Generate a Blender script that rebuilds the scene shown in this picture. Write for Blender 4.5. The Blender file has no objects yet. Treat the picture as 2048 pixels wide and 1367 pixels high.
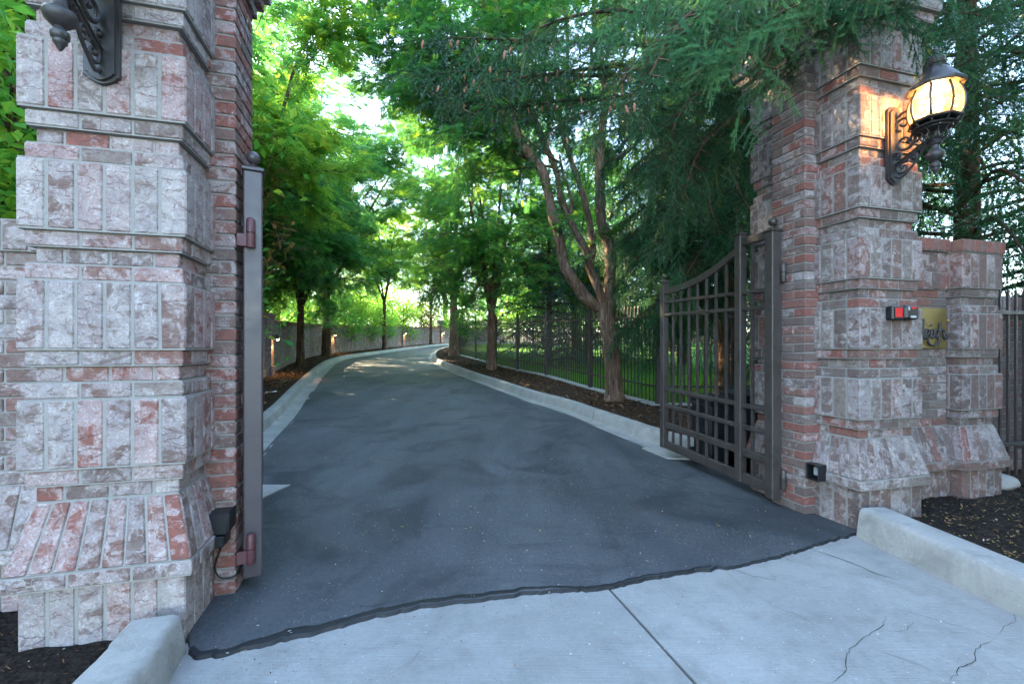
EXPO = 3.75
import bpy, math, random
import numpy as np
R = math.radians
rng = np.random.default_rng(7)
random.seed(7)
SC = bpy.context.scene
COL = SC.collection
CZ = 1.27            # eye height of the camera
F = 910.0            # focal length in pixels of the 2048 px photograph
HY = 695.0           # horizon row
TH = R(15.3)         # the gate line is turned this much from the picture plane
E = np.array([math.cos(TH), math.sin(TH)])
D_ = np.array([-math.sin(TH), math.cos(TH)])

def hz(y):
    """height of the drive: flat at the gate, then a gentle climb"""
    t = y - 5.0
    return 0.038 * (t + np.sqrt(t * t + 1.0)) / 2.0
def P(px, py, d):
    return np.array([(px - 1024) / F * d, d, CZ - (py - HY) / F * d])

# ------------------------------------------------------------------ objects
def tag(o, label=None, cat=None, group=None, kind=None):
    if label: o['label'] = label
    if cat: o['category'] = cat
    if group: o['group'] = group
    if kind: o['kind'] = kind
    return o
def empty(name, loc=(0, 0, 0), rz=0.0, label=None, cat=None, group=None):
    o = bpy.data.objects.new(name, None)
    o.empty_display_size = 0.1
    COL.objects.link(o)
    o.location = loc
    o.rotation_euler = (0, 0, rz)
    return tag(o, label, cat, group)
def copy_tree(o, parent=None):
    c = o.copy()
    COL.objects.link(c)
    if parent is not None:
        c.parent = parent
    for ch in list(o.children):
        copy_tree(ch, c)
    return c

class MB:
    """collects geometry and links it as one mesh object"""
    def __init__(s):
        s.v = []; s.f = []; s.a = []; s.n = 0; s.mi = []
    def add(s, v, faces, attr=None, mi=0):
        v = np.asarray(v, float).reshape(-1, 3)
        for fa in (faces if isinstance(faces, (list, tuple)) else [faces]):
            fa = np.asarray(fa, np.int64)
            if fa.size:
                s.f.append(fa + s.n); s.mi.append(mi)
        if attr is None:
            attr = np.zeros((len(v), 3))
        s.a.append(np.broadcast_to(np.asarray(attr, float), (len(v), 3)))
        s.v.append(v); s.n += len(v)
        return s
    def build(s, name, mats, parent=None, smooth=None, kind=None):
        me = bpy.data.meshes.new(name)
        v = np.concatenate(s.v); a = np.concatenate(s.a)
        me.vertices.add(len(v)); me.vertices.foreach_set('co', v.astype(np.float32).ravel())
        loops = np.concatenate([f.ravel() for f in s.f])
        tot = np.concatenate([np.full(len(f), f.shape[1]) for f in s.f])
        st = np.concatenate([[0], np.cumsum(tot)[:-1]])
        me.loops.add(len(loops)); me.loops.foreach_set('vertex_index', loops.astype(np.int32))
        me.polygons.add(len(tot))
        me.polygons.foreach_set('loop_start', st.astype(np.int32))
        me.polygons.foreach_set('loop_total', tot.astype(np.int32))
        if any(s.mi):
            m = np.concatenate([np.full(len(f), k) for f, k in zip(s.f, s.mi)])
            me.polygons.foreach_set('material_index', m.astype(np.int32))
        me.update(calc_edges=True)
        at = me.attributes.new('seed', 'FLOAT_VECTOR', 'POINT')
        at.data.foreach_set('vector', a.astype(np.float32).ravel())
        for m in (mats if isinstance(mats, (list, tuple)) else [mats]):
            me.materials.append(m)
        if smooth is None:
            me.polygons.foreach_set('use_smooth', np.zeros(len(tot), bool))
        else:
            me.polygons.foreach_set('use_smooth', np.ones(len(tot), bool))
            if smooth < 170:
                me.set_sharp_from_angle(angle=R(smooth))
        me.validate()
        o = bpy.data.objects.new(name, me)
        COL.objects.link(o)
        if parent is not None:
            o.parent = parent
        if kind: o['kind'] = kind
        return o

# ------------------------------------------------------------------ shapes
HF = np.array([[0, 3, 2, 1], [4, 5, 6, 7], [0, 1, 5, 4], [1, 2, 6, 5], [2, 3, 7, 6], [3, 0, 4, 7]])
def box_corners(x0, x1, y0, y1, z0, z1):
    return np.array([[x0, y0, z0], [x1, y0, z0], [x1, y1, z0], [x0, y1, z0],
                     [x0, y0, z1], [x1, y0, z1], [x1, y1, z1], [x0, y1, z1]], float)
# tables for a chamfered hexahedron: one vertex per (face, corner)
_fc = {(f, c): f * 4 + k for f in range(6) for k, c in enumerate(HF[f])}
_edges = {}
for f in range(6):
    for k in range(4):
        a, b = HF[f][k], HF[f][(k + 1) % 4]
        _edges.setdefault((min(a, b), max(a, b)), []).append((f, a, b))
CHQ = [[f * 4 + k for k in range(4)] for f in range(6)]
for (a, b), uses in _edges.items():
    (f1, a1, b1), (f2, a2, b2) = uses
    CHQ.append([_fc[f1, b1], _fc[f1, a1], _fc[f2, a1], _fc[f2, b1]])
CHT = []
for c in range(8):
    fs = [f for f in range(6) if c in HF[f]]
    # order the three faces around the corner
    def nxt(f):
        k = list(HF[f]).index(c); return HF[f][(k + 1) % 4]
    order = [fs[0]]
    while len(order) < 3:
        e = nxt(order[-1])
        for g in fs:
            if g not in order and e in HF[g]:
                order.append(g); break
    CHT.append([_fc[order[0], c], _fc[order[1], c], _fc[order[2], c]])
CHQ = np.array(CHQ); CHT = np.array(CHT)
def hexes(mb, C, c=0.004, attr=None, jitter=0.0, mi=0):
    """N hexahedra (N,8,3) with their edges chamfered by c"""
    C = np.asarray(C, float).reshape(-1, 8, 3)
    if jitter:
        C = C + rng.uniform(-jitter, jitter, C.shape)
    n = len(C)
    V = np.empty((n, 24, 3))
    for f in range(6):
        q = C[:, HF[f]]
        for k in range(4):
            a = q[:, k]; b = q[:, (k + 1) % 4]; d = q[:, (k + 3) % 4]
            u = b - a; w = d - a
            u /= np.linalg.norm(u, axis=1, keepdims=True) + 1e-9
            w /= np.linalg.norm(w, axis=1, keepdims=True) + 1e-9
            V[:, f * 4 + k] = a + c * u + c * w
    off = (np.arange(n) * 24)[:, None, None]
    at = None if attr is None else np.repeat(np.asarray(attr, float).reshape(n, 3), 24, axis=0)
    mb.add(V.reshape(-1, 3), [(CHQ[None] + off).reshape(-1, 4), (CHT[None] + off).reshape(-1, 3)], at, mi)
def box(mb, x0, x1, y0, y1, z0, z1, c=0.003, attr=None, mi=0):
    hexes(mb, box_corners(x0, x1, y0, y1, z0, z1), c, attr, 0, mi)
def plainbox(mb, x0, x1, y0, y1, z0, z1, attr=None, mi=0):
    mb.add(box_corners(x0, x1, y0, y1, z0, z1), HF, attr, mi)
def bar(mb, p, q, w, t, side=None, c=0.003, attr=None, mi=0):
    """rectangular bar from p to q; w along `side`, t across it"""
    p = np.asarray(p, float); q = np.asarray(q, float)
    d = q - p; d /= np.linalg.norm(d)
    s = np.array([0, 0, 1.0]) if side is None else np.asarray(side, float)
    s = s - d * np.dot(s, d)
    if np.linalg.norm(s) < 1e-6:
        s = np.array([1.0, 0, 0]) - d * d[0]
    s /= np.linalg.norm(s)
    n = np.cross(d, s)
    C = []
    for e in (p, q):
        for a, b in ((-1, -1), (1, -1), (1, 1), (-1, 1)):
            C.append(e + s * a * w / 2 + n * b * t / 2)
    C = np.array(C)
    hexes(mb, C, c, attr, 0, mi)
def tube(mb, pts, rad, sides=8, attr=None, caps=True, mi=0):
    pts = np.asarray(pts, float); n = len(pts)
    rad = np.broadcast_to(np.asarray(rad, float), (n,))
    T = np.gradient(pts, axis=0); T /= np.linalg.norm(T, axis=1, keepdims=True) + 1e-9
    ref = np.array([0, 0, 1.0]) if abs(T[0][2]) < .9 else np.array([1.0, 0, 0])
    N = np.empty_like(T)
    u = np.cross(T[0], ref); u /= np.linalg.norm(u); N[0] = u
    for i in range(1, n):
        u = N[i - 1] - T[i] * np.dot(N[i - 1], T[i]); N[i] = u / (np.linalg.norm(u) + 1e-9)
    B = np.cross(T, N)
    a = np.linspace(0, 2 * np.pi, sides, endpoint=False)
    V = pts[:, None] + rad[:, None, None] * (np.cos(a)[None, :, None] * N[:, None] + np.sin(a)[None, :, None] * B[:, None])
    i = np.arange(n - 1)[:, None] * sides; j = np.arange(sides)[None]
    k = (np.arange(sides)[None] + 1) % sides
    q = np.stack([i + j, i + k, i + sides + k, i + sides + j], -1).reshape(-1, 4)
    fs = [q]
    if caps:
        fs += [np.arange(sides)[::-1][None], (np.arange(sides) + (n - 1) * sides)[None]]
    mb.add(V.reshape(-1, 3), fs, attr, mi)
def lathe(mb, prof, c=(0, 0, 0), sides=24, attr=None, mi=0, rot=0.0):
    """prof: list of (radius, z), bottom to top"""
    prof = np.asarray(prof, float); n = len(prof)
    a = np.linspace(0, 2 * np.pi, sides, endpoint=False) + rot
    V = np.stack([prof[:, 0][:, None] * np.cos(a), prof[:, 0][:, None] * np.sin(a), np.repeat(prof[:, 1][:, None], sides, 1)], -1) + np.asarray(c)
    i = np.arange(n - 1)[:, None] * sides; j = np.arange(sides)[None]; k = (j + 1) % sides
    q = np.stack([i + j, i + k, i + sides + k, i + sides + j], -1).reshape(-1, 4)
    mb.add(V.reshape(-1, 3), [q, np.arange(sides)[::-1][None], (np.arange(sides) + (n - 1) * sides)[None]], attr, mi)
def grid(mb, X, Y, Z, attr=None, mi=0):
    m, n = X.shape
    V = np.stack([X, Y, Z], -1).reshape(-1, 3)
    i = np.arange(m - 1)[:, None] * n; j = np.arange(n - 1)[None]
    q = np.stack([i + j, i + j + 1, i + n + j + 1, i + n + j], -1).reshape(-1, 4)
    mb.add(V, q, attr, mi)
def cr(pts, step=0.3):
    """Catmull-Rom through the points, resampled at about `step`"""
    p = np.asarray(pts, float)
    p = np.vstack([2 * p[0] - p[1], p, 2 * p[-1] - p[-2]])
    out = []
    for i in range(1, len(p) - 2):
        n = max(2, int(np.linalg.norm(p[i + 1] - p[i]) / step))
        for t in np.linspace(0, 1, n, endpoint=False):
            out.append(0.5 * (2 * p[i] + (p[i + 1] - p[i - 1]) * t + (2 * p[i - 1] - 5 * p[i] + 4 * p[i + 1] - p[i + 2]) * t * t
                              + (3 * p[i] - p[i - 1] - 3 * p[i + 1] + p[i + 2]) * t ** 3))
    out.append(p[-2])
    return np.array(out)
def vnoise(x, y, s, seed=0):
    """cheap smooth value noise for shaping ground and edges"""
    r = np.random.default_rng(seed).uniform(-1, 1, (64, 64))
    x = np.asarray(x) * s; y = np.asarray(y) * s
    xi = np.floor(x).astype(int); yi = np.floor(y).astype(int)
    fx = x - xi; fy = y - yi
    fx = fx * fx * (3 - 2 * fx); fy = fy * fy * (3 - 2 * fy)
    g = lambda a, b: r[a % 64, b % 64]
    return (g(xi, yi) * (1 - fx) + g(xi + 1, yi) * fx) * (1 - fy) + (g(xi, yi + 1) * (1 - fx) + g(xi + 1, yi + 1) * fx) * fy

# ------------------------------------------------------------------ materials
class NT:
    def __init__(s, name):
        s.m = bpy.data.materials.new(name); s.m.use_nodes = True
        s.t = s.m.node_tree; s.t.nodes.clear()
        s.out = s.n('ShaderNodeOutputMaterial')
    def n(s, typ, **kw):
        nd = s.t.nodes.new(typ)
        for k, v in kw.items():
            if k in ('operation', 'blend_type', 'data_type', 'feature', 'distance', 'attribute_name', 'noise_dimensions', 'distance', 'musgrave_type', 'wave_type', 'bands_direction', 'invert', 'use_clamp', 'clamp'):
                setattr(nd, k, v)
            else:
                s.set(nd, k, v)
        return nd
    def set(s, nd, k, v):
        k = k.replace('_', ' ') if isinstance(k, str) and k.replace('_', ' ') in [i.name for i in nd.inputs] else k
        if isinstance(k, str) and len(k) == 2 and k[0] == 'i' and k[1].isdigit():
            k = int(k[1])
        sock = nd.inputs[k]
        if isinstance(v, bpy.types.NodeSocket):
            s.t.links.new(v, sock)
        elif isinstance(v, bpy.types.Node):
            s.t.links.new(v.outputs[0], sock)
        else:
            if sock.type == 'RGBA' and len(v) == 3:
                v = (*v, 1)
            sock.default_value = v
    def mix(s, fac, a, b, mode='MIX'):
        nd = s.t.nodes.new('ShaderNodeMix'); nd.data_type = 'RGBA'; nd.blend_type = mode
        for i, v in ((0, fac), (6, a), (7, b)):
            s.set(nd, i, v)
        return nd.outputs[2]
    def math(s, op, a, b=0.0, clamp=False):
        nd = s.t.nodes.new('ShaderNodeMath'); nd.operation = op; nd.use_clamp = clamp
        s.set(nd, 0, a); s.set(nd, 1, b)
        return nd.outputs[0]
    def ramp(s, fac, stops, interp='LINEAR'):
        nd = s.t.nodes.new('ShaderNodeValToRGB'); nd.color_ramp.interpolation = interp
        el = nd.color_ramp.elements
        while len(el) < len(stops): el.new(0.5)
        for e, (p, c) in zip(el, stops):
            e.position = p; e.color = (*c, 1) if not isinstance(c, (int, float)) else (c, c, c, 1)
        s.set(nd, 0, fac)
        return nd.outputs[0]
    def noise(s, vec, scale, detail=4.0, rough=0.55, dist=0.0, out=0):
        nd = s.n('ShaderNodeTexNoise', Scale=scale, Detail=detail, Roughness=rough, Distortion=dist)
        if vec is not None: s.set(nd, 'Vector', vec)
        return nd.outputs[out]
    def obj(s):
        return s.n('ShaderNodeTexCoord').outputs['Object']
    def mapv(s, vec, scale=(1, 1, 1), loc=(0, 0, 0), rot=(0, 0, 0)):
        nd = s.n('ShaderNodeMapping', Scale=scale, Location=loc, Rotation=rot)
        s.set(nd, 'Vector', vec)
        return nd.outputs[0]
    def bump(s, h, strength=0.5, dist=0.01, normal=None):
        nd = s.n('ShaderNodeBump', Strength=strength, Distance=dist)
        s.set(nd, 'Height', h)
        if normal is not None: s.set(nd, 'Normal', normal)
        return nd.outputs[0]
    def bsdf(s, col, rough=0.8, normal=None, metal=0.0, spec=None, **kw):
        b = s.n('ShaderNodeBsdfPrincipled')
        s.set(b, 'Base Color', col); s.set(b, 'Roughness', rough); s.set(b, 'Metallic', metal)
        if spec is not None: s.set(b, 'Specular IOR Level', spec)
        if normal is not None: s.set(b, 'Normal', normal)
        for k, v in kw.items(): s.set(b, k.replace('_', ' '), v)
        s.t.links.new(b.outputs[0], s.out.inputs[0])
        return s.m
    def seed(s):
        a = s.n('ShaderNodeAttribute', attribute_name='seed')
        sp = s.n('ShaderNodeSeparateXYZ'); s.set(sp, 0, a.outputs['Vector'])
        return a.outputs['Vector'], sp.outputs[0], sp.outputs[1], sp.outputs[2]

def m_brick():
    """tumbled brick, red and grey under patchy lime wash; seed = tone, wash, offset of every brick"""
    t = NT('brick')
    av, tone, wash, off = t.seed()
    sh = t.n('ShaderNodeVectorMath', operation='SCALE', Scale=41.0); t.set(sh, 0, av)
    v = t.n('ShaderNodeVectorMath', operation='ADD'); t.set(v, 0, t.obj()); t.set(v, 1, sh.outputs[0])
    v = v.outputs[0]
    base = t.ramp(tone, [(0.0, (.21, .066, .048)), (.2, (.25, .100, .078)), (.42, (.19, .125, .105)), (.65, (.135, .110, .10)), (.85, (.20, .170, .152)), (1, (.26, .220, .190))])
    sm = t.noise(v, 30, 6, .65)
    base = t.mix(t.ramp(sm, [(.35, 0.0), (.75, .8)]), base, (.13, .075, .068))
    big = t.noise(v, 11, 6, .62, 1.4)
    thr = t.math('SUBTRACT', .80, t.math('MULTIPLY', wash, .50))
    cell = t.n('ShaderNodeTexVoronoi', distance='CHEBYCHEV', Scale=17.0, Randomness=.85)
    dv = t.n('ShaderNodeVectorMath', operation='MULTIPLY_ADD'); t.set(dv, 0, t.noise(v, 12, 3, .5, 0, 1)); t.set(dv, 1, (.03, .03, .03)); t.set(dv, 2, v)
    t.set(cell, 'Vector', t.mapv(dv.outputs[0], (.8, .8, 1.25)))
    cs = t.n('ShaderNodeSeparateColor'); t.set(cs, 0, cell.outputs['Color'])
    thr = t.math('ADD', thr, t.math('MULTIPLY', t.math('SUBTRACT', cs.outputs[0], .5), .24))
    k = t.math('MULTIPLY', t.math('SUBTRACT', big, thr), 7.0, True)
    k2 = t.math('MULTIPLY', t.math('SUBTRACT', t.noise(v, 38, 5, .6, 2.2), .50), 5, True)
    k = t.math('MULTIPLY', k, t.math('ADD', .45, t.math('MULTIPLY', k2, .55)), True)
    whitec = t.mix(t.ramp(t.noise(v, 8, 3), [(.38, 0.0), (.62, 1.0)]), (.52, .468, .46), (.35, .318, .332))
    col = t.mix(t.math('MULTIPLY', k, .92), base, whitec)
    # folds: fine broken creases, some dark, some caught with lime
    wv = t.n('ShaderNodeVectorMath', operation='MULTIPLY_ADD')
    t.set(wv, 0, t.noise(v, 19, 4, .6, 0, 1)); t.set(wv, 1, (.055, .055, .055)); t.set(wv, 2, v)
    def lines(sc, wd, seedv):
        vo = t.n('ShaderNodeTexVoronoi', feature='DISTANCE_TO_EDGE', Scale=sc); t.set(vo, 'Vector', t.mapv(wv.outputs[0], (.8, .8, 1.2), seedv))
        return t.math('SUBTRACT', 1.0, t.math('MULTIPLY', vo.outputs[0], wd, True))
    gate = t.math('MULTIPLY', t.math('SUBTRACT', t.noise(v, 24, 3), .49), 8, True)
    gate2 = t.math('MULTIPLY', t.math('SUBTRACT', .50, t.noise(v, 24, 3)), 8, True)
    c1 = t.math('MULTIPLY', lines(27, 17, (0, 0, 0)), gate); c2 = t.math('MULTIPLY', lines(33, 15, (3, 1, 2)), gate2)
    col = t.mix(t.math('MULTIPLY', c1, .68), col, t.mix(tone, (.25, .085, .07), (.15, .115, .12)))
    col = t.mix(t.math('MULTIPLY', c2, t.math('MULTIPLY', wash, .6)), col, (.54, .51, .49))
    vz = t.n('ShaderNodeTexVoronoi', feature='DISTANCE_TO_EDGE', distance='CHEBYCHEV', Scale=15.0); t.set(vz, 'Vector', t.mapv(wv.outputs[0], (.42, .42, 1.5), (2, 5, 1)))
    c3 = t.math('MULTIPLY', t.math('SUBTRACT', 1.0, t.math('MULTIPLY', vz.outputs[0], 16.0, True)), t.math('MULTIPLY', t.math('SUBTRACT', t.noise(v, 13, 2), .47), 8, True))
    col = t.mix(t.math('MULTIPLY', c3, .62), col, (.15, .085, .075))
    pit = t.n('ShaderNodeTexVoronoi', Scale=62.0); t.set(pit, 'Vector', v)
    pits = t.math('MULTIPLY', t.math('LESS_THAN', pit.outputs[0], .17), t.math('GREATER_THAN', t.noise(v, 17, 2), .55))
    col = t.mix(t.math('MULTIPLY', pits, .8), col, (.24, .05, .04))
    h = t.math('ADD', t.math('MULTIPLY', big, .45), t.math('MULTIPLY', t.noise(v, 70, 5), .40))
    h = t.math('SUBTRACT', h, t.math('MULTIPLY', c3, .7))
    h = t.math('ADD', h, t.math('MULTIPLY', cs.outputs[1], .16))
    h = t.math('ADD', t.math('SUBTRACT', h, t.math('MULTIPLY', c1, .55)), t.math('MULTIPLY', c2, .25))
    return t.bsdf(col, .88, t.bump(h, .62, .007), spec=.25)
def m_mortar():
    t = NT('mortar'); v = t.obj()
    n = t.noise(v, 60, 5)
    return t.bsdf(t.mix(n, (.20, .19, .178), (.32, .305, .285)), .95, t.bump(n, .6, .003), spec=.1)
def m_concrete(name, a, b, broom=False, rot=0.0):
    t = NT(name); v = t.obj()
    n = t.noise(v, 1.7, 6, .6); n2 = t.noise(v, 45, 4); 
    col = t.mix(t.ramp(n, [(.3, 0.), (.7, 1.)]), a, b)
    col = t.mix(t.math('MULTIPLY', t.math('SUBTRACT', n2, .45), .9, True), col, (.17, .165, .16))
    vo = t.n('ShaderNodeTexVoronoi', Scale=75.0); t.set(vo, 'Vector', v)
    spots = t.math('MULTIPLY', t.math('LESS_THAN', vo.outputs[0], .20), t.math('GREATER_THAN', t.noise(v, 9, 2), .56))
    col = t.mix(t.math('MULTIPLY', spots, .55), col, (.09, .09, .095))
    vo2 = t.n('ShaderNodeTexVoronoi', Scale=26.0); t.set(vo2, 'Vector', v)
    col = t.mix(t.math('MULTIPLY', t.math('LESS_THAN', vo2.outputs[0], .09), .8), col, (.5, .49, .47))
    stain = t.ramp(t.noise(v, 4.5, 7, .7, .6), [(.46, 0.), (.68, .62)])
    col = t.mix(stain, col, (.19, .185, .172))
    col = t.mix(t.ramp(t.noise(v, .8, 4, .6), [(.42, 0.), (.62, .35)]), col, (.22, .215, .20))
    fine = t.noise(v, 180, 3, .7)
    h = t.math('ADD', t.math('MULTIPLY', n2, .6), t.math('MULTIPLY', fine, .6))
    if broom:
        bl = t.noise(t.mapv(v, (2.0, 120, 1), rot=(0, 0, rot)), 1.6, 3, .6)
        h = t.math('ADD', h, t.math('MULTIPLY', bl, 1.4))
        col = t.mix(t.math('MULTIPLY', t.math('SUBTRACT', bl, .42), 1.1, True), col, (.22, .22, .215))
    return t.bsdf(col, .9, t.bump(h, .45, .006), spec=.25)
def m_asphalt(name='asphalt', d=1.0):
    t = NT(name); v = t.obj()
    big = t.noise(v, .55, 6, .62, .5)
    streak = t.noise(t.mapv(v, (1.7, .32, 1), rot=(0, 0, R(-9))), 1.1, 5, .6)
    a = t.math('ADD', t.math('MULTIPLY', big, .6), t.math('MULTIPLY', streak, .5))
    col = t.mix(t.ramp(a, [(.40, 0.), (.68, 1.)]), (.022 * d, .027 * d, .032 * d), (.108 * d, .117 * d, .125 * d))
    g = t.noise(v, 48, 5, .8)
    col = t.mix(t.ramp(g, [(.50, 0.), (.66, .75)]), col, (.125, .127, .128))
    col = t.mix(t.ramp(g, [(.30, .7), (.44, 0.)]), col, (.008, .009, .010))
    lanes = t.ramp(t.noise(t.mapv(v, (1.1, .07, 1), rot=(0, 0, R(-14))), 1.3, 3, .5), [(.42, 0.), (.62, .45)])
    col = t.mix(lanes, col, (.062, .069, .077))
    vo = t.n('ShaderNodeTexVoronoi', Scale=46.0); t.set(vo, 'Vector', v)
    sp = t.math('MULTIPLY', t.math('LESS_THAN', vo.outputs[0], .13), t.math('GREATER_THAN', t.noise(v, 3.5, 4), .54))
    col = t.mix(t.math('MULTIPLY', sp, .7), col, (.42, .41, .38))
    dust = t.ramp(t.noise(v, 2.6, 6, .7, .8), [(.54, 0.), (.72, .38)])
    col = t.mix(dust, col, (.10, .096, .088))
    dark = t.ramp(t.noise(v, .9, 5, .65, 1.2), [(.50, 0.), (.64, .55)])
    col = t.mix(dark, col, (.018, .021, .025))
    h = t.math('ADD', g, t.math('MULTIPLY', t.noise(v, 300, 2), .6))
    return t.bsdf(col, t.ramp(big, [(.3, .62), (.7, .82)]), t.bump(h, .7, .008), spec=.35)
def m_sealed():
    t = NT('sealed_asphalt'); v = t.obj(); n = t.noise(v, 14, 5, .6)
    return t.bsdf(t.mix(n, (.006, .007, .009), (.022, .024, .027)), t.ramp(n, [(.3, .5), (.7, .75)]), t.bump(t.noise(v, 90, 3), .25, .004), spec=.35)
def m_soil(name, a, b, sc=30):
    t = NT(name); v = t.obj()
    n = t.noise(v, sc, 6, .7); vo = t.n('ShaderNodeTexVoronoi', Scale=sc * 1.6); t.set(vo, 'Vector', v)
    col = t.mix(t.ramp(n, [(.35, 0.), (.7, 1.)]), a, b)
    return t.bsdf(col, .95, t.bump(t.math('ADD', n, vo.outputs[0]), 1.0, .02), spec=.15)
def m_chip(name, stops):
    t = NT(name); _, r, g, b = t.seed()
    return t.bsdf(t.ramp(r, stops), .9, spec=.2)
def m_metal(name, col, rough=.5, blotch=None, spec=.5):
    t = NT(name); v = t.obj()
    n = t.noise(v, 9, 6, .65); c = t.mix(t.ramp(n, [(.3, 0.), (.75, 1.)]), col, tuple(x * 1.35 for x in col))
    if blotch:
        c = t.mix(t.ramp(t.noise(v, 14, 5, .7), [(.5, 0.), (.66, .85)]), c, blotch)
    return t.bsdf(c, t.ramp(n, [(.3, rough - .1), (.7, rough + .12)]), t.bump(t.noise(v, 160, 3), .18, .002), spec=spec)
def m_bark(name, a, b, hi, sc=1.0):
    t = NT(name); v = t.obj()
    m = t.mapv(v, (9 * sc, 9 * sc, 1.3 * sc))
    n = t.noise(m, 2.2, 7, .68, .8)
    col = t.ramp(n, [(.33, a), (.52, b), (.70, hi)])
    col = t.mix(t.ramp(t.noise(v, 2.4, 4), [(.5, 0.), (.72, .55)]), col, (.16, .085, .04))
    moss = t.ramp(t.noise(v, 3.3, 5), [(.56, 0.), (.72, .45)])
    col = t.mix(moss, col, (.10, .09, .035))
    return t.bsdf(col, .92, t.bump(n, 1.0, .045), spec=.15)
def m_leaf(name, stops, trans=.5, spec=.14):
    """thin leaf: diffuse both sides, light passing through; seed x = hue of the spray"""
    t = NT(name); _, r, g, b = t.seed()
    col = t.ramp(r, stops)
    df = t.n('ShaderNodeBsdfDiffuse'); t.set(df, 'Color', col)
    tr = t.n('ShaderNodeBsdfTranslucent')
    hs = t.n('ShaderNodeHueSaturation', Saturation=1.02, Value=1.5); t.set(hs, 'Color', col)
    yl = t.mix(.14, hs.outputs[0], (.30, .32, .03))
    t.set(tr, 'Color', yl)
    gl = t.n('ShaderNodeBsdfGlossy', Roughness=.45); t.set(gl, 'Color', (.8, .85, .85))
    m1 = t.n('ShaderNodeMixShader'); t.set(m1, 0, trans); t.set(m1, 1, df.outputs[0]); t.set(m1, 2, tr.outputs[0])
    fr = t.n('ShaderNodeFresnel', IOR=1.35)
    m2 = t.n('ShaderNodeMixShader'); t.set(m2, 0, t.math('MULTIPLY', fr.outputs[0], spec)); t.set(m2, 1, m1.outputs[0]); t.set(m2, 2, gl.outputs[0])
    t.t.links.new(m2.outputs[0], t.out.inputs[0])
    return t.m
def m_emit(name, col, s):
    t = NT(name); e = t.n('ShaderNodeEmission', Strength=s); t.set(e, 'Color', col)
    t.t.links.new(e.outputs[0], t.out.inputs[0]); return t.m
def m_lampglass():
    """seeded amber glass: partly clear, partly scattering the bulbs behind it"""
    t = NT('seeded_glass'); v = t.obj()
    n = t.noise(v, 30, 4, .6)
    trp = t.n('ShaderNodeBsdfTransparent'); t.set(trp, 'Color', (1, .92, .74))
    trl = t.n('ShaderNodeBsdfTranslucent'); t.set(trl, 'Color', (.70, .64, .50))
    gl = t.n('ShaderNodeBsdfGlossy', Roughness=.12); 
    m1 = t.n('ShaderNodeMixShader'); t.set(m1, 0, t.ramp(n, [(.3, .05), (.7, .13)])); t.set(m1, 1, trp.outputs[0]); t.set(m1, 2, trl.outputs[0])
    fr = t.n('ShaderNodeFresnel', IOR=1.4); t.set(fr, 'Normal', t.bump(n, .3, .004))
    m2 = t.n('ShaderNodeMixShader'); t.set(m2, 0, fr.outputs[0]); t.set(m2, 1, m1.outputs[0]); t.set(m2, 2, gl.outputs[0])
    t.t.links.new(m2.outputs[0], t.out.inputs[0]); return t.m
def m_plain(name, col, rough=.5, metal=0.0, spec=.5):
    t = NT(name); v = t.obj(); n = t.noise(v, 25, 4)
    c = t.mix(n, tuple(x * .8 for x in col), tuple(min(1, x * 1.2) for x in col))
    return t.bsdf(c, rough, t.bump(t.noise(v, 200, 2), .1, .001), metal=metal, spec=spec)

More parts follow.
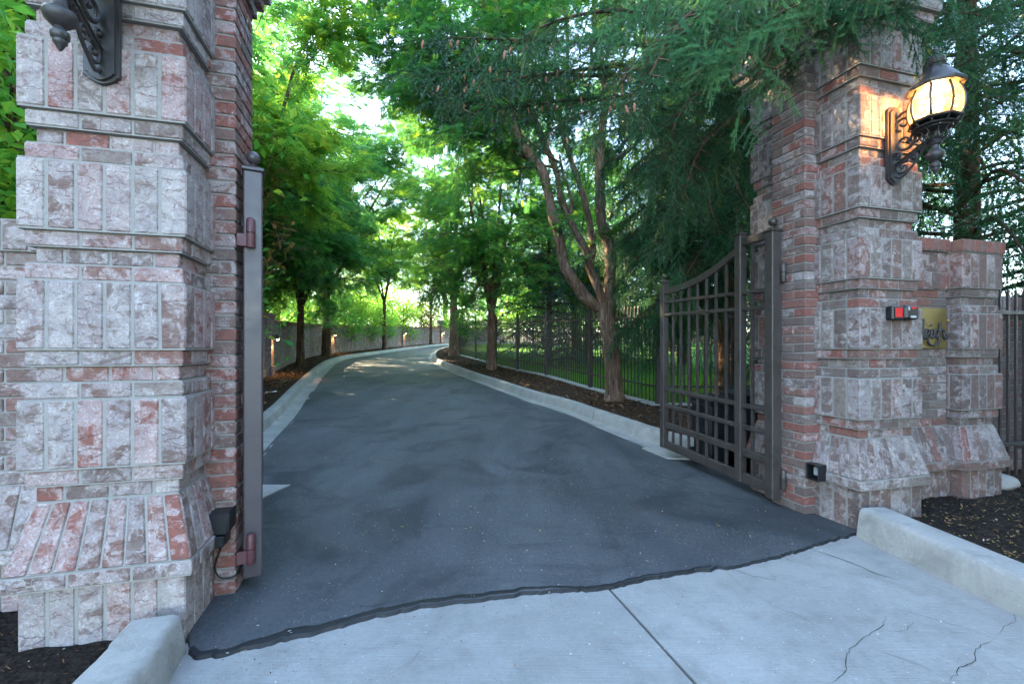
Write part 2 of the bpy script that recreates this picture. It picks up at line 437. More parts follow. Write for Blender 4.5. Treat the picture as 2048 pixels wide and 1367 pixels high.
M = dict(
    brick=m_brick(), mortar=m_mortar(),
    apron=m_concrete('apron_concrete', (.255, .255, .245), (.355, .353, .336), True, R(-14)),
    kerb=m_concrete('kerb_concrete', (.30, .295, .275), (.40, .39, .36)),
    asphalt=m_asphalt(), sealed=m_sealed(),
    soil=m_soil('dark_soil', (.012, .009, .007), (.045, .033, .025)),
    mulch=m_soil('bark_mulch', (.018, .011, .007), (.075, .044, .026), 22),
    earth=m_soil('earth', (.05, .045, .03), (.09, .08, .05), 3),
    turf=m_soil('turf', (.06, .16, .025), (.12, .28, .045), 12),
    chip=m_chip('bark_chip', [(0, (.03, .018, .012)), (.5, (.08, .045, .026)), (.8, (.17, .085, .04)), (1, (.30, .17, .09))]),
    litter=m_chip('leaf_litter', [(0, (.24, .19, .05)), (.45, (.36, .30, .10)), (.7, (.30, .14, .05)), (1, (.45, .42, .33))]),
    fleck=m_chip('pale_fleck', [(0, (.5, .48, .42)), (.6, (.62, .58, .5)), (.8, (.35, .13, .05)), (1, (.30, .25, .06))]),
    gate=m_metal('gate_paint', (.045, .037, .034), .45, (.030, .022, .019)),
    post=m_metal('post_paint', (.050, .041, .046), .40),
    rust=m_metal('red_primer', (.080, .030, .034), .5, (.085, .010, .014)),
    fence=m_metal('fence_paint', (.034, .028, .027), .5),
    iron=m_metal('black_iron', (.030, .027, .027), .46),
    bark=m_bark('grey_bark', (.045, .026, .018), (.17, .105, .075), (.36, .27, .21)),
    bark2=m_bark('brown_bark', (.024, .015, .010), (.085, .054, .034), (.17, .11, .07)),
    twig=m_bark('twig_bark', (.05, .035, .022), (.11, .075, .045), (.17, .12, .075), 2),
    locust=m_leaf('locust_leaf', [(0, (.022, .115, .050)), (.45, (.046, .215, .060)), (.8, (.10, .31, .045)), (1, (.27, .40, .035))], .48),
    bright=m_leaf('sunlit_leaf', [(0, (.055, .21, .050)), (.5, (.13, .35, .045)), (1, (.36, .45, .045))], .54),  # lighter copy of the leaf greens, backlit glow put into the colour
    dry=m_leaf('dry_leaf', [(0, (.20, .08, .025)), (.6, (.30, .15, .04)), (1, (.22, .22, .04))], .4),
    plum=m_leaf('plum_leaf', [(0, (.07, .018, .03)), (1, (.16, .04, .06))], .4),
    needle=m_leaf('spruce_needle', [(0, (.018, .066, .036)), (.5, (.034, .120, .058)), (.85, (.06, .17, .07)), (1, (.13, .21, .06))], .3, .12),
    fresh=m_leaf('fresh_spruce_needle', [(0, (.03, .12, .06)), (.5, (.05, .17, .085)), (1, (.09, .25, .10))], .3, .12),
    blue=m_leaf('blue_spruce_needle', [(0, (.030, .075, .075)), (.6, (.055, .12, .115)), (1, (.10, .17, .14))], .15, .2),
    grass=m_leaf('grass_blade', [(0, (.08, .24, .03)), (1, (.17, .38, .05))], .45),
    cone=m_plain('cone', (.34, .135, .075), .7), plastic=m_plain('black_plastic', (.010, .011, .013), .4),
    bin=m_plain('bin_plastic', (.012, .018, .022), .45), blueplast=m_plain('blue_plastic', (.02, .16, .52), .45),
    red=m_plain('red_label', (.62, .010, .014), .45), grey=m_plain('grey_label', (.42, .44, .45), .45),
    brass=m_plain('brass', (.34, .25, .095), .46, .75), letter=m_plain('letter_bronze', (.035, .030, .032), .5),
    stone=m_concrete('urn_stone', (.13, .135, .14), (.22, .225, .22)), rock=m_concrete('boulder', (.30, .28, .26), (.42, .40, .37)),
    bulb=m_emit('bulb_glow', (1, .62, .25), 16.0), warmglow=m_emit('sconce_glow', (1, .62, .26), 14.0),
    glass=m_lampglass(), white=m_plain('white_plastic', (.75, .74, .70), .5),
    cutwood=m_plain('cut_wood', (.50, .36, .20), .8),
    dead=m_bark('dead_twigs', (.07, .045, .028), (.15, .105, .07), (.24, .17, .12), 2),
    crack=m_plain('crack_dirt', (.045, .038, .03), .95, 0, .1),
)
# ------------------------------------------------------------------ masonry
COURSE = 0.0677
def seeds(n, tone, wash):
    return np.stack([rng.uniform(*tone, n), np.clip(rng.normal(wash[0], wash[1], n), 0, 1.05), rng.uniform(0, 1, n)], 1)
def face_hexes(mb, o2, d2, n2, segs, z0, z1, off0, off1, depth, st, c=.004, jit=.0012, zs=None, flare=None):
    """bricks on a vertical (or leaning) face. segs: (s0, s1) along d2; off0/off1 = outward offset at the foot / head"""
    o2 = np.asarray(o2, float); C = []
    for i, (a, b) in enumerate(segs):
        a1, b1 = (a, b) if flare is None else flare[i]
        q = []
        for (s0, s1, z, of) in ((a, b, z0, off0), (a1, b1, z1, off1)):
            for s, w in ((s0, of), (s1, of), (s1, of - depth), (s0, of - depth)):
                p = o2 + d2 * s + n2 * w
                zz = z if zs is None else z + zs(s)
                q.append((p[0], p[1], zz))
        q = np.array(q)
        # keep a right-handed box whatever the side
        if np.dot(np.cross(q[1] - q[0], q[3] - q[0]), q[4] - q[0]) < 0:
            q = q[[1, 0, 3, 2, 5, 4, 7, 6]]
        C.append(q)
    if C:
        hexes(mb, np.array(C), c, seeds(len(C), *st), jit)
def split(a, b, unit, half=False, joint=.009):
    L = b - a; n = max(1, int(round(L / unit))); w = L / n
    cuts = [a] + ([a + w / 2 + i * w for i in range(n)] if half else [a + i * w for i in range(1, n)]) + [b]
    if half and n == 1: cuts = [a, a + w / 2, b]
    m = len(cuts) - 2
    return [(p + (joint / 2 if i else 0), q - (joint / 2 if i < m else 0)) for i, (p, q) in enumerate(zip(cuts[:-1], cuts[1:]))]

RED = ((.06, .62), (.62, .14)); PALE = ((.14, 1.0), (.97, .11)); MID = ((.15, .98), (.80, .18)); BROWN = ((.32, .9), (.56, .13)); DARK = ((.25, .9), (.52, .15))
def block(mb, x0, x1, y0, y1, bands, st_panel, st_course, core=True):
    """rectangular brick block; bands = (kind, z0, z1, offset[, offset at head])"""
    dp = .09
    for bi, bd in enumerate(bands):
        kind, z0, z1, o = bd[:4]; o1 = bd[4] if len(bd) > 4 else o
        X0, X1, Y0, Y1 = x0 - o, x1 + o, y0 - o, y1 + o
        g = .0045
        if kind == 'lean':
            for (oo, d, n, L) in (((x0, y0), (1, 0), (0, -1), x1 - x0), ((x1, y1), (-1, 0), (0, 1), x1 - x0),
                                  ((x1, y0), (0, 1), (1, 0), y1 - y0), ((x0, y1), (0, -1), (-1, 0), y1 - y0)):
                n_ = max(2, int(round(L / .077)))
                e = lambda of: [(-of + k * (L + 2 * of) / n_ + g, -of + (k + 1) * (L + 2 * of) / n_ - g) for k in range(n_)]
                face_hexes(mb, oo, np.array(d, float), np.array(n, float), e(o), z0 + g, z1 - g, o, o1, .05, ((.05, .95), (.84, .15)), .005, .0015, None, e(o1))
            cz = [(X0 + .007, X1 - .007, Y0 + .007, Y1 - .007, z0), (x0 - o1 + .007, x1 + o1 - .007, y0 - o1 + .007, y1 + o1 - .007, z1)]
            v = [(a[0 if i in (0, 3) else 1], a[2 if i in (0, 1) else 3], a[4]) for a in cz for i in range(4)]
            mb.add(v, HF, None, 1); continue
        unit = .1 if kind == 'panel' else .2032
        half = False
        own = True if kind == 'panel' else o > -.029
        st = st_panel if kind == 'panel' else st_course
        cc = .006 if kind == 'panel' else .004
        fx = (X0, X1) if own else (X0 + dp + .009, X1 - dp - .009)
        fy = (Y0 + dp + .009, Y1 - dp - .009) if own else (Y0, Y1)
        za, zb = z0 + g, z1 - g
        for yy, n in ((Y0, -1), (Y1, 1)):
            face_hexes(mb, (0, yy), np.array([1., 0]), np.array([0., n]), split(fx[0], fx[1], unit, half), za, zb, 0, 0, dp, st, cc)
        for xx, n in ((X0, -1), (X1, 1)):
            face_hexes(mb, (xx, 0), np.array([0., 1]), np.array([float(n), 0]), split(fy[0], fy[1], unit, half), za, zb, 0, 0, dp, st, cc)
        if core:
            q = .0042 + .0001 * (bi % 7)
            plainbox(mb, X0 + q, X1 - q, Y0 + q, Y1 - q, z0 - .001, z1 + .0015, None, 1)
SKIRT = [('lean', .365, .635, .030, -.036)]
PLINTH = [('panel', -.12, .300, -.004)]
SILL = [('course', .300, .365, .034)]
def shaft_bands(top):
    b = [('course', .635, .7025, -.042), ('course', .7025, .771, -.018), ('panel', .771, 1.058, 0)]
    z = 1.058
    while z < top - .4:
        b += [('course', z, z + COURSE, -.018), ('course', z + COURSE, z + 2 * COURSE, -.042), ('course', z + 2 * COURSE, z + .203, -.018), ('panel', z + .203, z + .489, 0)]
        z += .489
    return b, z
BM = [M['brick'], M['mortar']]
def gate_pillar(root, W, Dp, side, st_panel, st_course, st_jamb):
    mb = MB(); block(mb, -W / 2, W / 2, 0, Dp, PLINTH, st_panel, st_course); mb.build('plinth', BM, root)
    mb = MB(); block(mb, -W / 2, W / 2, 0, Dp, SKIRT, st_panel, st_course); block(mb, -W / 2, W / 2, 0, Dp, SILL, MID, MID); mb.build('sloped_skirt', BM, root)
    b, zt = shaft_bands(3.55)
    mb = MB(); block(mb, -W / 2, W / 2, 0, Dp, b, st_panel, st_course); mb.build('shaft', BM, root)
    # jamb: plain courses that stand a brick proud of the opening side
    mb = MB(); jx0, jx1 = W / 2 - .10, W / 2 + .092
    n = int((zt + .12) / COURSE)
    for k in range(n):
        z0 = -.12 + k * COURSE; z1 = z0 + COURSE
        cut = .343 + (.205 if k % 2 else .100)
        for (ya, yb) in ((.343, cut - .0045), (cut + .0045, .648)):
            c = box_corners(jx0, jx1, ya, yb, z0 + .0045, z1 - .0045)
            hexes(mb, c, .0045, seeds(1, *st_jamb), .0018)
    if side > 0:
        for k, (zc, o) in enumerate(((3.16, .02), (3.228, .05), (3.296, .08), (3.364, .08))):
            for ya, yb in ((.343 - o, .49), (.50, .648 + o)):
                hexes(mb, box_corners(jx0, jx1 + o, ya, yb, zc + .004, zc + .064), .0045, seeds(1, *st_jamb), .0018)
    plainbox(mb, jx0 + .001, jx1 - .007, .350, .641, -.12, -.12 + n * COURSE, None, 1)
    jo = mb.build('jamb', BM, root)
    if side > 0:
        pass
    if side < 0:
        me = jo.data; co = np.empty(len(me.vertices) * 3, np.float32); me.vertices.foreach_get('co', co)
        co = co.reshape(-1, 3); co[:, 0] *= -1; me.vertices.foreach_set('co', co.ravel()); me.flip_normals()
    mb = MB(); z = zt; bb = []
    for k, o in enumerate((.015, .045, .075, .075, .03)):
        bb.append(('course', z, z + COURSE, o)); z += COURSE
    a0, a1 = (-W / 2, W / 2 + .06) if side > 0 else (-W / 2 - .06, W / 2)
    block(mb, a0, a1, 0, Dp, bb, MID, MID)
    plainbox(mb, a0 - .02, a1 + .02, -.02, Dp + .02, z, z + .07, None, 1)
    mb.build('cap', BM, root)
    return zt

LC = np.array([-1.408, 1.965]); RC = np.array([2.375, 3.105])   # near corners on the opening side
PW = .590; PD = .98
lp = LC - E * PW / 2; rp = RC + E * PW / 2
pillar_l = empty('brick_gate_pillar', (lp[0], lp[1], 0), TH, 'pale limewashed brick gate pillar beside the edge-on open gate', 'gate pillar', 'brick pillars of the gateway')
gate_pillar(pillar_l, PW, PD, 1, PALE, ((.08, .98), (.86, .17)), RED)
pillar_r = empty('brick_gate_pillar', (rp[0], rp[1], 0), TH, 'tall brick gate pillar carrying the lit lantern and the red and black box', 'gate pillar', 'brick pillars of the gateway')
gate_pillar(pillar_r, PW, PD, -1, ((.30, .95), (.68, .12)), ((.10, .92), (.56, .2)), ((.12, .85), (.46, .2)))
def rloc(u, v):   # pillar-front frame of the right pillar's near corner
    return RC + E * u + D_ * v
def lloc(u, v):
    return LC + E * u + D_ * v

# low pier beside the name wall
pl = rloc(1.306, .177); w2 = .47; c2 = pl + E * w2 / 2
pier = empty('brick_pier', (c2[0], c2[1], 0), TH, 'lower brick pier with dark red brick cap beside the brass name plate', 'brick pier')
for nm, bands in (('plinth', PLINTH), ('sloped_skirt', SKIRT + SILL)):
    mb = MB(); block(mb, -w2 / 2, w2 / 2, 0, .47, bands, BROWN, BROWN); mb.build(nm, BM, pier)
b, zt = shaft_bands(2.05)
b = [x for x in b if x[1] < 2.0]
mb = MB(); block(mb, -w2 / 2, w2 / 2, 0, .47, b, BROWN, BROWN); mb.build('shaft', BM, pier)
zt = b[-1][2]
def soldier_cap(mb, x0, x1, y0, y1, z0, z1, unit=.068):
    g = .004
    for yy, n in ((y0, -1), (y1, 1)):
        face_hexes(mb, (0, yy), np.array([1., 0]), np.array([0., n]), split(x0, x1, unit), z0 + g, z1 - g, 0, 0, .09, DARK_RED, .004)
    for xx, n in ((x0, -1), (x1, 1)):
        face_hexes(mb, (xx, 0), np.array([0., 1]), np.array([float(n), 0]), split(y0 + .1, y1 - .1, unit), z0 + g, z1 - g, 0, 0, .09, DARK_RED, .004)
    plainbox(mb, x0 + .006, x1 - .006, y0 + .006, y1 - .006, z0, z1 - .002, None, 1)
DARK_RED = ((0, .5), (.12, .12))
mb = MB(); soldier_cap(mb, -w2 / 2 - .012, w2 / 2 + .012, -.012, .482, zt, zt + .10); mb.build('cap', BM, pier)

# walls made of straight runs; bands of brick on the face that is seen
def wall_run(mb, A, B, bands, thick=.25, zA=0., zB=0., st=(MID, MID), flip=False):
    A = np.asarray(A, float); B = np.asarray(B, float); L = np.linalg.norm(B - A); d = (B - A) / L
    n = np.array([d[1], -d[0]]) * (-1 if flip else 1)
    zs = lambda s: zA + (zB - zA) * s / L
    for bi, bd in enumerate(bands):
        kind, z0, z1, o = bd[:4]; o1 = bd[4] if len(bd) > 4 else o
        unit = {'panel': .1, 'lean': .08, 'cap': .068, 'course': .2032}[kind]
        half = kind == 'course' and bi % 2 == 1
        s_ = DARK_RED if kind == 'cap' else (st[0] if kind == 'panel' else st[1])
        face_hexes(mb, A, d, n, split(0, L, unit, half), z0 + .004, z1 - .004, o, o1, .09, s_, .004, .001, zs)
        if kind == 'cap':
            face_hexes(mb, A, d, -n, split(0, L, unit), z0 + .004, z1 - .004, thick + o, thick + o, .09, s_, .004, .001, zs)
        q = []
        for (z, of) in ((z0 - .001, o - .007), (z1 + .001, o1 - .007)):
            for s, w in ((0, of), (L, of), (L, -thick), (0, -thick)):
                p = A + d * s + n * w; q.append((p[0], p[1], z + zs(s)))
        q = np.array(q)
        if flip: q = q[[1, 0, 3, 2, 5, 4, 7, 6]]
        mb.add(q, HF, None, 1)
def courses(z0, z1, o=0.):
    n = max(1, int(round((z1 - z0) / COURSE))); h = (z1 - z0) / n
    return [('course', z0 + i * h, z0 + (i + 1) * h, o) for i in range(n)]
low = [('panel', -.12, .30, .02), ('course', .30, .365, .09), ('lean', .365, .635, .085, .0)]
# name wall between the right pillar and the pier
A = rloc(PW - .03, .29); B = rloc(1.31, .29)
nw = empty('brick_name_wall', (A[0], A[1], 0), 0, 'short brick wall between pillar and pier holding the brass name plate', 'wall')
def rel(root, p): return np.asarray(p) - np.array(root.location)[:2]
mb = MB(); wall_run(mb, rel(nw, A), rel(nw, B), low, st=(BROWN, BROWN)); mb.build('base', BM, nw)
mb = MB(); wall_run(mb, rel(nw, A), rel(nw, B), courses(.635, 1.74) + [('panel', 1.74, 1.88, .02), ('panel', 1.88, 2.05, .0)], st=(DARK, ((.2, .95), (.5, .18)))); mb.build('panel', BM, nw)
mb = MB(); wall_run(mb, rel(nw, A), rel(nw, B), [('cap', 2.05, 2.15, .03)]); mb.build('cap', BM, nw)
# wall left of the left pillar
A = lloc(-4.2, .37); B = lloc(-PW + .03, .37)
lw = empty('brick_garden_wall', (A[0], A[1], 0), 0, 'brick wall with sloped foot running off beside the pale pillar', 'wall')
mb = MB(); wall_run(mb, rel(lw, A), rel(lw, B), low, st=(MID, MID)); mb.build('base', BM, lw)
mb = MB(); wall_run(mb, rel(lw, A), rel(lw, B), courses(.635, 1.715), st=(MID, ((.34, .98), (.66, .18)))); mb.build('panel', BM, lw)
mb = MB(); wall_run(mb, rel(lw, A), rel(lw, B), [('panel', 1.715, 1.86, .02)], st=(DARK, DARK)); mb.build('cap', BM, lw)
# dark wall behind the fence at the far right
A = rloc(1.306 + w2 - .02, .56); B = rloc(4.6, .56)
rw = empty('brick_garden_wall', (A[0], A[1], 0), 0, 'shaded brick wall behind the dark railing beyond the low pier', 'wall')
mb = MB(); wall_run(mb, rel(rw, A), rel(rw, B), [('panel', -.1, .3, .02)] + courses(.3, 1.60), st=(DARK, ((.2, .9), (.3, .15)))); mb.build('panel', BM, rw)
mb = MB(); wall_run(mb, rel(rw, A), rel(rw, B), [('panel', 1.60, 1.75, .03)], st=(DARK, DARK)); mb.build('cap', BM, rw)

# ------------------------------------------------------------------ the drive
LK = np.array([(-2.72, 4.7), (-3.12, 5.92), (-3.69, 7.76), (-4.66, 10.5), (-5.93, 14.2), (-7.45, 19), (-8.2, 22.4), (-8.35, 24.8), (-8.05, 29.2), (-7.6, 36), (-6.4, 45.5), (-4.6, 53), (-2, 60)])
RK = np.array([(2.05, 4.95), (1.77, 5.47), (1.66, 5.69), (1.44, 6.39), (1.14, 7.26), (.76, 8.41), (.21, 9.56), (-.52, 11.5), (-1.63, 14.5), (-3.75, 21.0), (-4.75, 26.5), (-5.25, 31.3), (-5.3, 37.6), (-4.5, 44), (-2.9, 50), (0, 55)])
def xat(poly, y):
    return np.interp(y, poly[:, 1], poly[:, 0])
lk = cr(LK, .25); rk = cr(RK, .25)
FRONT = np.array([(-1.345, 1.885), (-1.29, 1.862), (-1.20, 1.87), (-1.07, 1.93), (-.76, 2.07), (-.467, 2.19), (-.06, 2.30), (.508, 2.42), (1.167, 2.615), (1.66, 2.77), (2.25, 3.03), (2.42, 3.12)])
def build_drive():
    ns = 420; s = np.linspace(0, 1, ns)
    fr = cr(FRONT, .02); L = np.concatenate([[0], np.cumsum(np.linalg.norm(np.diff(fr, axis=0), axis=1))]); L /= L[-1]
    fx = np.interp(s, L, fr[:, 0]); fy = np.interp(s, L, fr[:, 1])
    fy = fy - .022 * vnoise(fx, fx * 0, 2.3, 3) - .016 * np.abs(vnoise(fx, fx * 0, 6, 4)) - .010 * vnoise(fx, fx * 0, 17, 5) - .006 * vnoise(fx, fx * 0, 47, 6)
    rows = [(fx, fy)]
    rows.append((fx, fy + .006))
    ends = [((-1.425, 1.99), (2.40, 3.16)), ((-1.54, 2.30), (2.34, 3.35)), ((-1.72, 2.75), (2.30, 3.75)), ((-2.62, 3.50), (2.28, 4.25)), ((-2.72, 4.7), (2.05, 4.95))]
    for a, b in ends:
        rows.append((a[0] + (b[0] - a[0]) * s, a[1] + (b[1] - a[1]) * s))
    for y in np.concatenate([np.arange(5.3, 16, .45), np.arange(16, 55, 1.0)]):
        a, b = xat(lk, y), xat(rk, y)
        if a + .5 > b: continue
        rows.append((a + (b - a) * s, np.full(ns, y)))
    X = np.array([r[0] for r in rows]); Y = np.array([r[1] for r in rows])
    # edge of the asphalt is uneven where it meets the gutter
    wob = vnoise(Y[:, 0], Y[:, 0] * 0, 1.7, 8) * .03; X[7:, 0] += wob[7:]; 
    damp = np.clip((np.arange(len(X)) - 1) / 5.0, 0, 1)[:, None]
    Z = hz(Y) + .013 + damp * (.003 + .006 * vnoise(X, Y, .8, 11) + .003 * vnoise(X, Y, 3, 12))
    Z[0] = -.012
    Z[:, 0] -= .012; Z[:, -1] -= .012
    mb = MB(); grid(mb, X, Y, Z)
    mb.build('road', M['asphalt'], None, 40, 'structure')
    # thicker black band along the front edge
    mb = MB(); k = (s > .0)
    w = .055 + .030 * vnoise(fx, fx * 0, 1.3, 21) + .022 * vnoise(fx, fx * 0, 6, 22)
    g = np.array([0, .14, .5, .9, 1.0])
    Xb = np.array([fx for _ in g]); Yb = np.array([fy - .006 + w * t + hz(fy) * 0 for t in g])
    Zb = np.array([np.full(ns, z) for z in (-.003, .0160, .0168, .0168, .0126)])
    grid(mb, Xb, Yb, Zb); mb.build('road_edge', M['sealed'], None, 40, 'structure')
build_drive()

def kerb_along(line, sgn, prof, name, lo=0, cap0=True):
    p = np.asarray(line); T = np.gradient(p, axis=0); T /= np.linalg.norm(T, axis=1, keepdims=True)
    N = np.stack([-T[:, 1], T[:, 0]], 1) * sgn
    X = np.stack([p[:, 0] + N[:, 0] * o for o, z in prof], 1); Y = np.stack([p[:, 1] + N[:, 1] * o for o, z in prof], 1)
    Z = hz(Y[:, :1]) + np.array([z for o, z in prof])[None] + .003 * vnoise(X * 1.0, Y, 3, 31)
    mb = MB(); grid(mb, X, Y, Z)
    n = len(prof); mb.add(np.stack([X[0], Y[0], Z[0]], -1), [np.arange(n)[::-1][None]]); 
    jm = MB(); m = len(p)
    for i in range(9, m - 2, 11):
        if p[i][1] > 30: break
        a = np.stack([X[i], Y[i], Z[i]], -1)[2:]; d = np.array([T[i][0], T[i][1], 0]) * .0055; up = np.zeros_like(a); up[:, 2] = .0015; up[2:6, :2] -= N[i] * .0015
        q = np.arange(len(a) - 1); jm.add(np.vstack([a + up - d, a + up + d]), np.stack([q, q + 1, q + 1 + len(a), q + len(a)], -1))
    jm.build('kerb_joint', M['crack'], None, None, 'structure')
    return mb.build(name, M['kerb'], None, 38, 'structure')
kp = [(-.05, -.01), (-.05, .017), (.10, .010), (.205, .018), (.22, .03), (.245, .145), (.255, .162), (.275, .172), (.37, .175), (.395, .168), (.405, .15), (.405, -.08)]
kq = [(-.05, -.01), (-.05, .017), (.07, .010), (.15, .018), (.165, .03), (.190, .155), (.20, .172), (.22, .182), (.315, .185), (.335, .178), (.345, .16), (.345, -.08)]
kerb_along(lk, 1, kp, 'kerb'); kerb_along(rk, -1, kq, 'kerb')

# the long wall beside the drive
WL = np.array([(-3.15, 3.4), (-4.3, 6.2), (-5.6, 9.3), (-7.07, 13.3), (-8.75, 18.3), (-9.75, 22.6), (-9.85, 25.0), (-9.45, 31), (-8.75, 37), (-7.4, 46), (-5.0, 55), (-1.5, 63)])
FL = np.array([(4.6, 7.85), (2.53, 7.9), (1.75, 10.2), (.98, 13), (.18, 14.9), (-.6, 17.2), (-1.65, 20.6), (-2.74, 24), (-3.5, 28), (-3.75, 33), (-3.7, 38)])
def strip(name, xa, xb, ys, za, zb, mat, n=12, amp=.03, kind='structure', seed=0, sc=2.5):
    s = np.linspace(0, 1, n)[None]
    X = xa[:, None] + (xb - xa)[:, None] * s; Y = np.repeat(ys[:, None], n, 1)
    Z = hz(Y) + za + (zb - za) * s + amp * (vnoise(X, Y, sc, seed + 1) * .6 + vnoise(X, Y, sc * 4, seed + 2) * .4) * np.minimum(1, 3 * np.minimum(s + .05, 1.05 - s))
    mb = MB(); grid(mb, X, Y, Z)
    return mb.build(name, mat, None, 180, kind)
ys = np.arange(4.2, 60, .25)
strip('planting_bed', xat(WL, ys) - .25, np.minimum(xat(lk, np.maximum(ys, 4.7)) - .38, 0), ys, .22, .145, M['mulch'], 14, .05, seed=40)
ys = np.arange(4.6, 38, .2)
fx_ = np.where(ys < 7.9, 4.6, xat(FL[1:], ys))
strip('planting_bed', xat(rk, np.maximum(ys, 4.95)) + .325, fx_ + .05, ys, .155, .16, M['mulch'], 26, .05, seed=44)
# concrete mow strip under the railing
fl = cr(FL[1:], .3)
for line, nm in ((fl, 'kerb'), (np.array([(4.6, 7.95), (2.4, 7.95)]), 'kerb')):
    p = np.asarray(line); T = np.gradient(p, axis=0); T /= np.linalg.norm(T, axis=1, keepdims=True); N = np.stack([-T[:, 1], T[:, 0]], 1)
    pr = [(.11, .05), (.11, .175), (.1, .185), (-.1, .185), (-.11, .175), (-.11, .05)]
    X = np.stack([p[:, 0] + N[:, 0] * o for o, z in pr], 1); Y = np.stack([p[:, 1] + N[:, 1] * o for o, z in pr], 1)
    mb = MB(); grid(mb, X, Y, hz(Y) + np.array([z for o, z in pr])[None]); mb.build(nm, M['kerb'], None, 38, 'structure')
# lawn beyond the railing and the ground to the horizon
ys = np.arange(7.9, 45, .4)
strip('lawn', xat(FL[1:], ys), np.full(len(ys), 40.), ys, .13, .5, M['turf'], 60, .1, seed=50, sc=.3)
g1 = np.concatenate([np.linspace(-260, -20, 14), np.linspace(-16, 44, 31), np.linspace(56, 260, 12)])
g2 = np.concatenate([np.linspace(-200, -12, 10), np.linspace(-9, 60, 40), np.linspace(70, 320, 16)])
X, Y = np.meshgrid(g1, g2); Z = hz(Y) - .10 + np.where((Y > 66) | (np.abs(X) > 20), vnoise(X, Y, .03, 60) * 1.0, 0)
mb = MB(); grid(mb, X, Y, Z); mb.build('ground', M['earth'], None, 180, 'structure')

# concrete crossing in front, cut in slabs by a real joint
JA, JB = np.array([.496, 2.46]), np.array([1.25, -.35])
def slab(name, poly):
    mb = MB(); n = len(poly); poly = np.asarray(poly, float)
    if np.sum(poly[:, 0] * np.roll(poly[:, 1], -1) - np.roll(poly[:, 0], -1) * poly[:, 1]) < 0: poly = poly[::-1]
    top = np.c_[poly, np.full(n, 0.)]; bot = np.c_[poly, np.full(n, -.1)]
    mb.add(np.vstack([top, bot]), [np.arange(n)[None], np.array([[i, n + i, n + (i + 1) % n, (i + 1) % n] for i in range(n)])])
    return mb.build(name, M['apron'], None, None, 'structure')
jd = (JB - JA) / np.linalg.norm(JB - JA); jn = np.array([jd[1], -jd[0]]) * .007
def apron():
    A0 = JA - jd * .9; mb = MB()
    Lp = [(-1.42, 3.2), (-1.40, 1.9), (-1.2, .8), (-2.2, -.3), tuple(JB + jn), tuple(A0 + jn)]
    Rp = [tuple(A0 - jn), tuple(JB - jn), (3.6, -.3), (2.6, 1.2), (2.52, 3.0), (2.6, 3.6)]
    Sp = [(-2.2, -.312), (-3.6, -2.2), (5.2, -2.2), (3.6, -.312)]
    for poly in (Lp, Rp, Sp):
        poly = np.array(poly); n = len(poly); top = np.c_[poly, np.zeros(n)]; bot = np.c_[poly, np.full(n, -.1)]
        mb.add(np.vstack([top, bot]), [np.arange(n)[None], np.array([[i, n + i, n + (i + 1) % n, (i + 1) % n] for i in range(n)])])
    mb.build('driveway_apron', M['apron'], None, None, 'structure')
    g = [tuple(A0 + jn * .96), tuple(JB + jn * .96), tuple(JB - jn * .96), tuple(A0 - jn * .96)]
    mb = MB(); mb.add([(x, y, -.012) for x, y in g], np.array([[0, 1, 2, 3]])); mb.build('pavement_joint', M['crack'], None, None, 'structure')
apron()
mb = MB(); plainbox(mb, -40, 40, -12, -2.215, -.12, -.035); mb.build('street', M['asphalt'], None, None, 'structure')

def ribbon(name, pts, w, z, seed, mat, rough=.02, step=.02):
    p = cr(pts, step); k = np.arange(len(p))
    p = p + np.stack([vnoise(p[:, 0], p[:, 1], 9, seed), vnoise(p[:, 0], p[:, 1], 9, seed + 1)], 1) * rough \
          + np.stack([vnoise(p[:, 0], p[:, 1], 38, seed + 2), vnoise(p[:, 0], p[:, 1], 38, seed + 3)], 1) * rough * .4
    T = np.gradient(p, axis=0); T /= np.linalg.norm(T, axis=1, keepdims=True) + 1e-9; N = np.stack([-T[:, 1], T[:, 0]], 1)
    ww = .36 * w * (.55 + .6 * np.abs(vnoise(k * .11, k * 0, 1, seed + 4)) + .5 * np.abs(vnoise(k * .5, k * 0, 1, seed + 5))) * np.minimum(1, np.minimum(k + .3, len(k) - .7 - k) / 6)
    a = p + N * ww[:, None] / 2; b = p - N * ww[:, None] / 2
    mb = MB(); grid(mb, np.stack([b[:, 0], a[:, 0]], 1), np.stack([b[:, 1], a[:, 1]], 1), np.full((len(p), 2), z))
    return mb.build(name, mat, None, None, 'structure')
def gp(px, py, z=0.):
    d = F * (CZ - z) / (py - HY); return ((px - 1024) / F * d, d)
CR = [([(1615, 1096), (1700, 1125), (1740, 1142), (1798, 1160)], .013), ([(1435, 1133), (1500, 1148), (1585, 1168)], .010), ([(1556, 1108), (1580, 1118), (1598, 1128)], .012),
      ([(1655, 1367), (1690, 1325), (1712, 1290), (1752, 1255), (1770, 1230)], .007), ([(1904, 1367), (1930, 1330), (1962, 1290), (1985, 1275)], .007),
      ([(1985, 1275), (1935, 1255), (1880, 1240), (1830, 1228), (1780, 1222)], .005), ([(1722, 1290), (1780, 1310), (1850, 1335), (1905, 1362)], .005),
      ([(1985, 1275), (2020, 1282), (2048, 1290)], .005), ([(1985, 1275), (2010, 1255), (2030, 1215)], .004), ([(1440, 1135), (1500, 1185), (1600, 1235), (1680, 1275)], .003),
      ([(777, 1355), (820, 1318), (848, 1280)], .004), ([(1752, 1255), (1800, 1262), (1850, 1240)], .003)]
for i, (pts, w) in enumerate(CR):
    ribbon('pavement_crack', [gp(*p) for p in pts], w, .003, 100 + 7 * i, M['crack'])
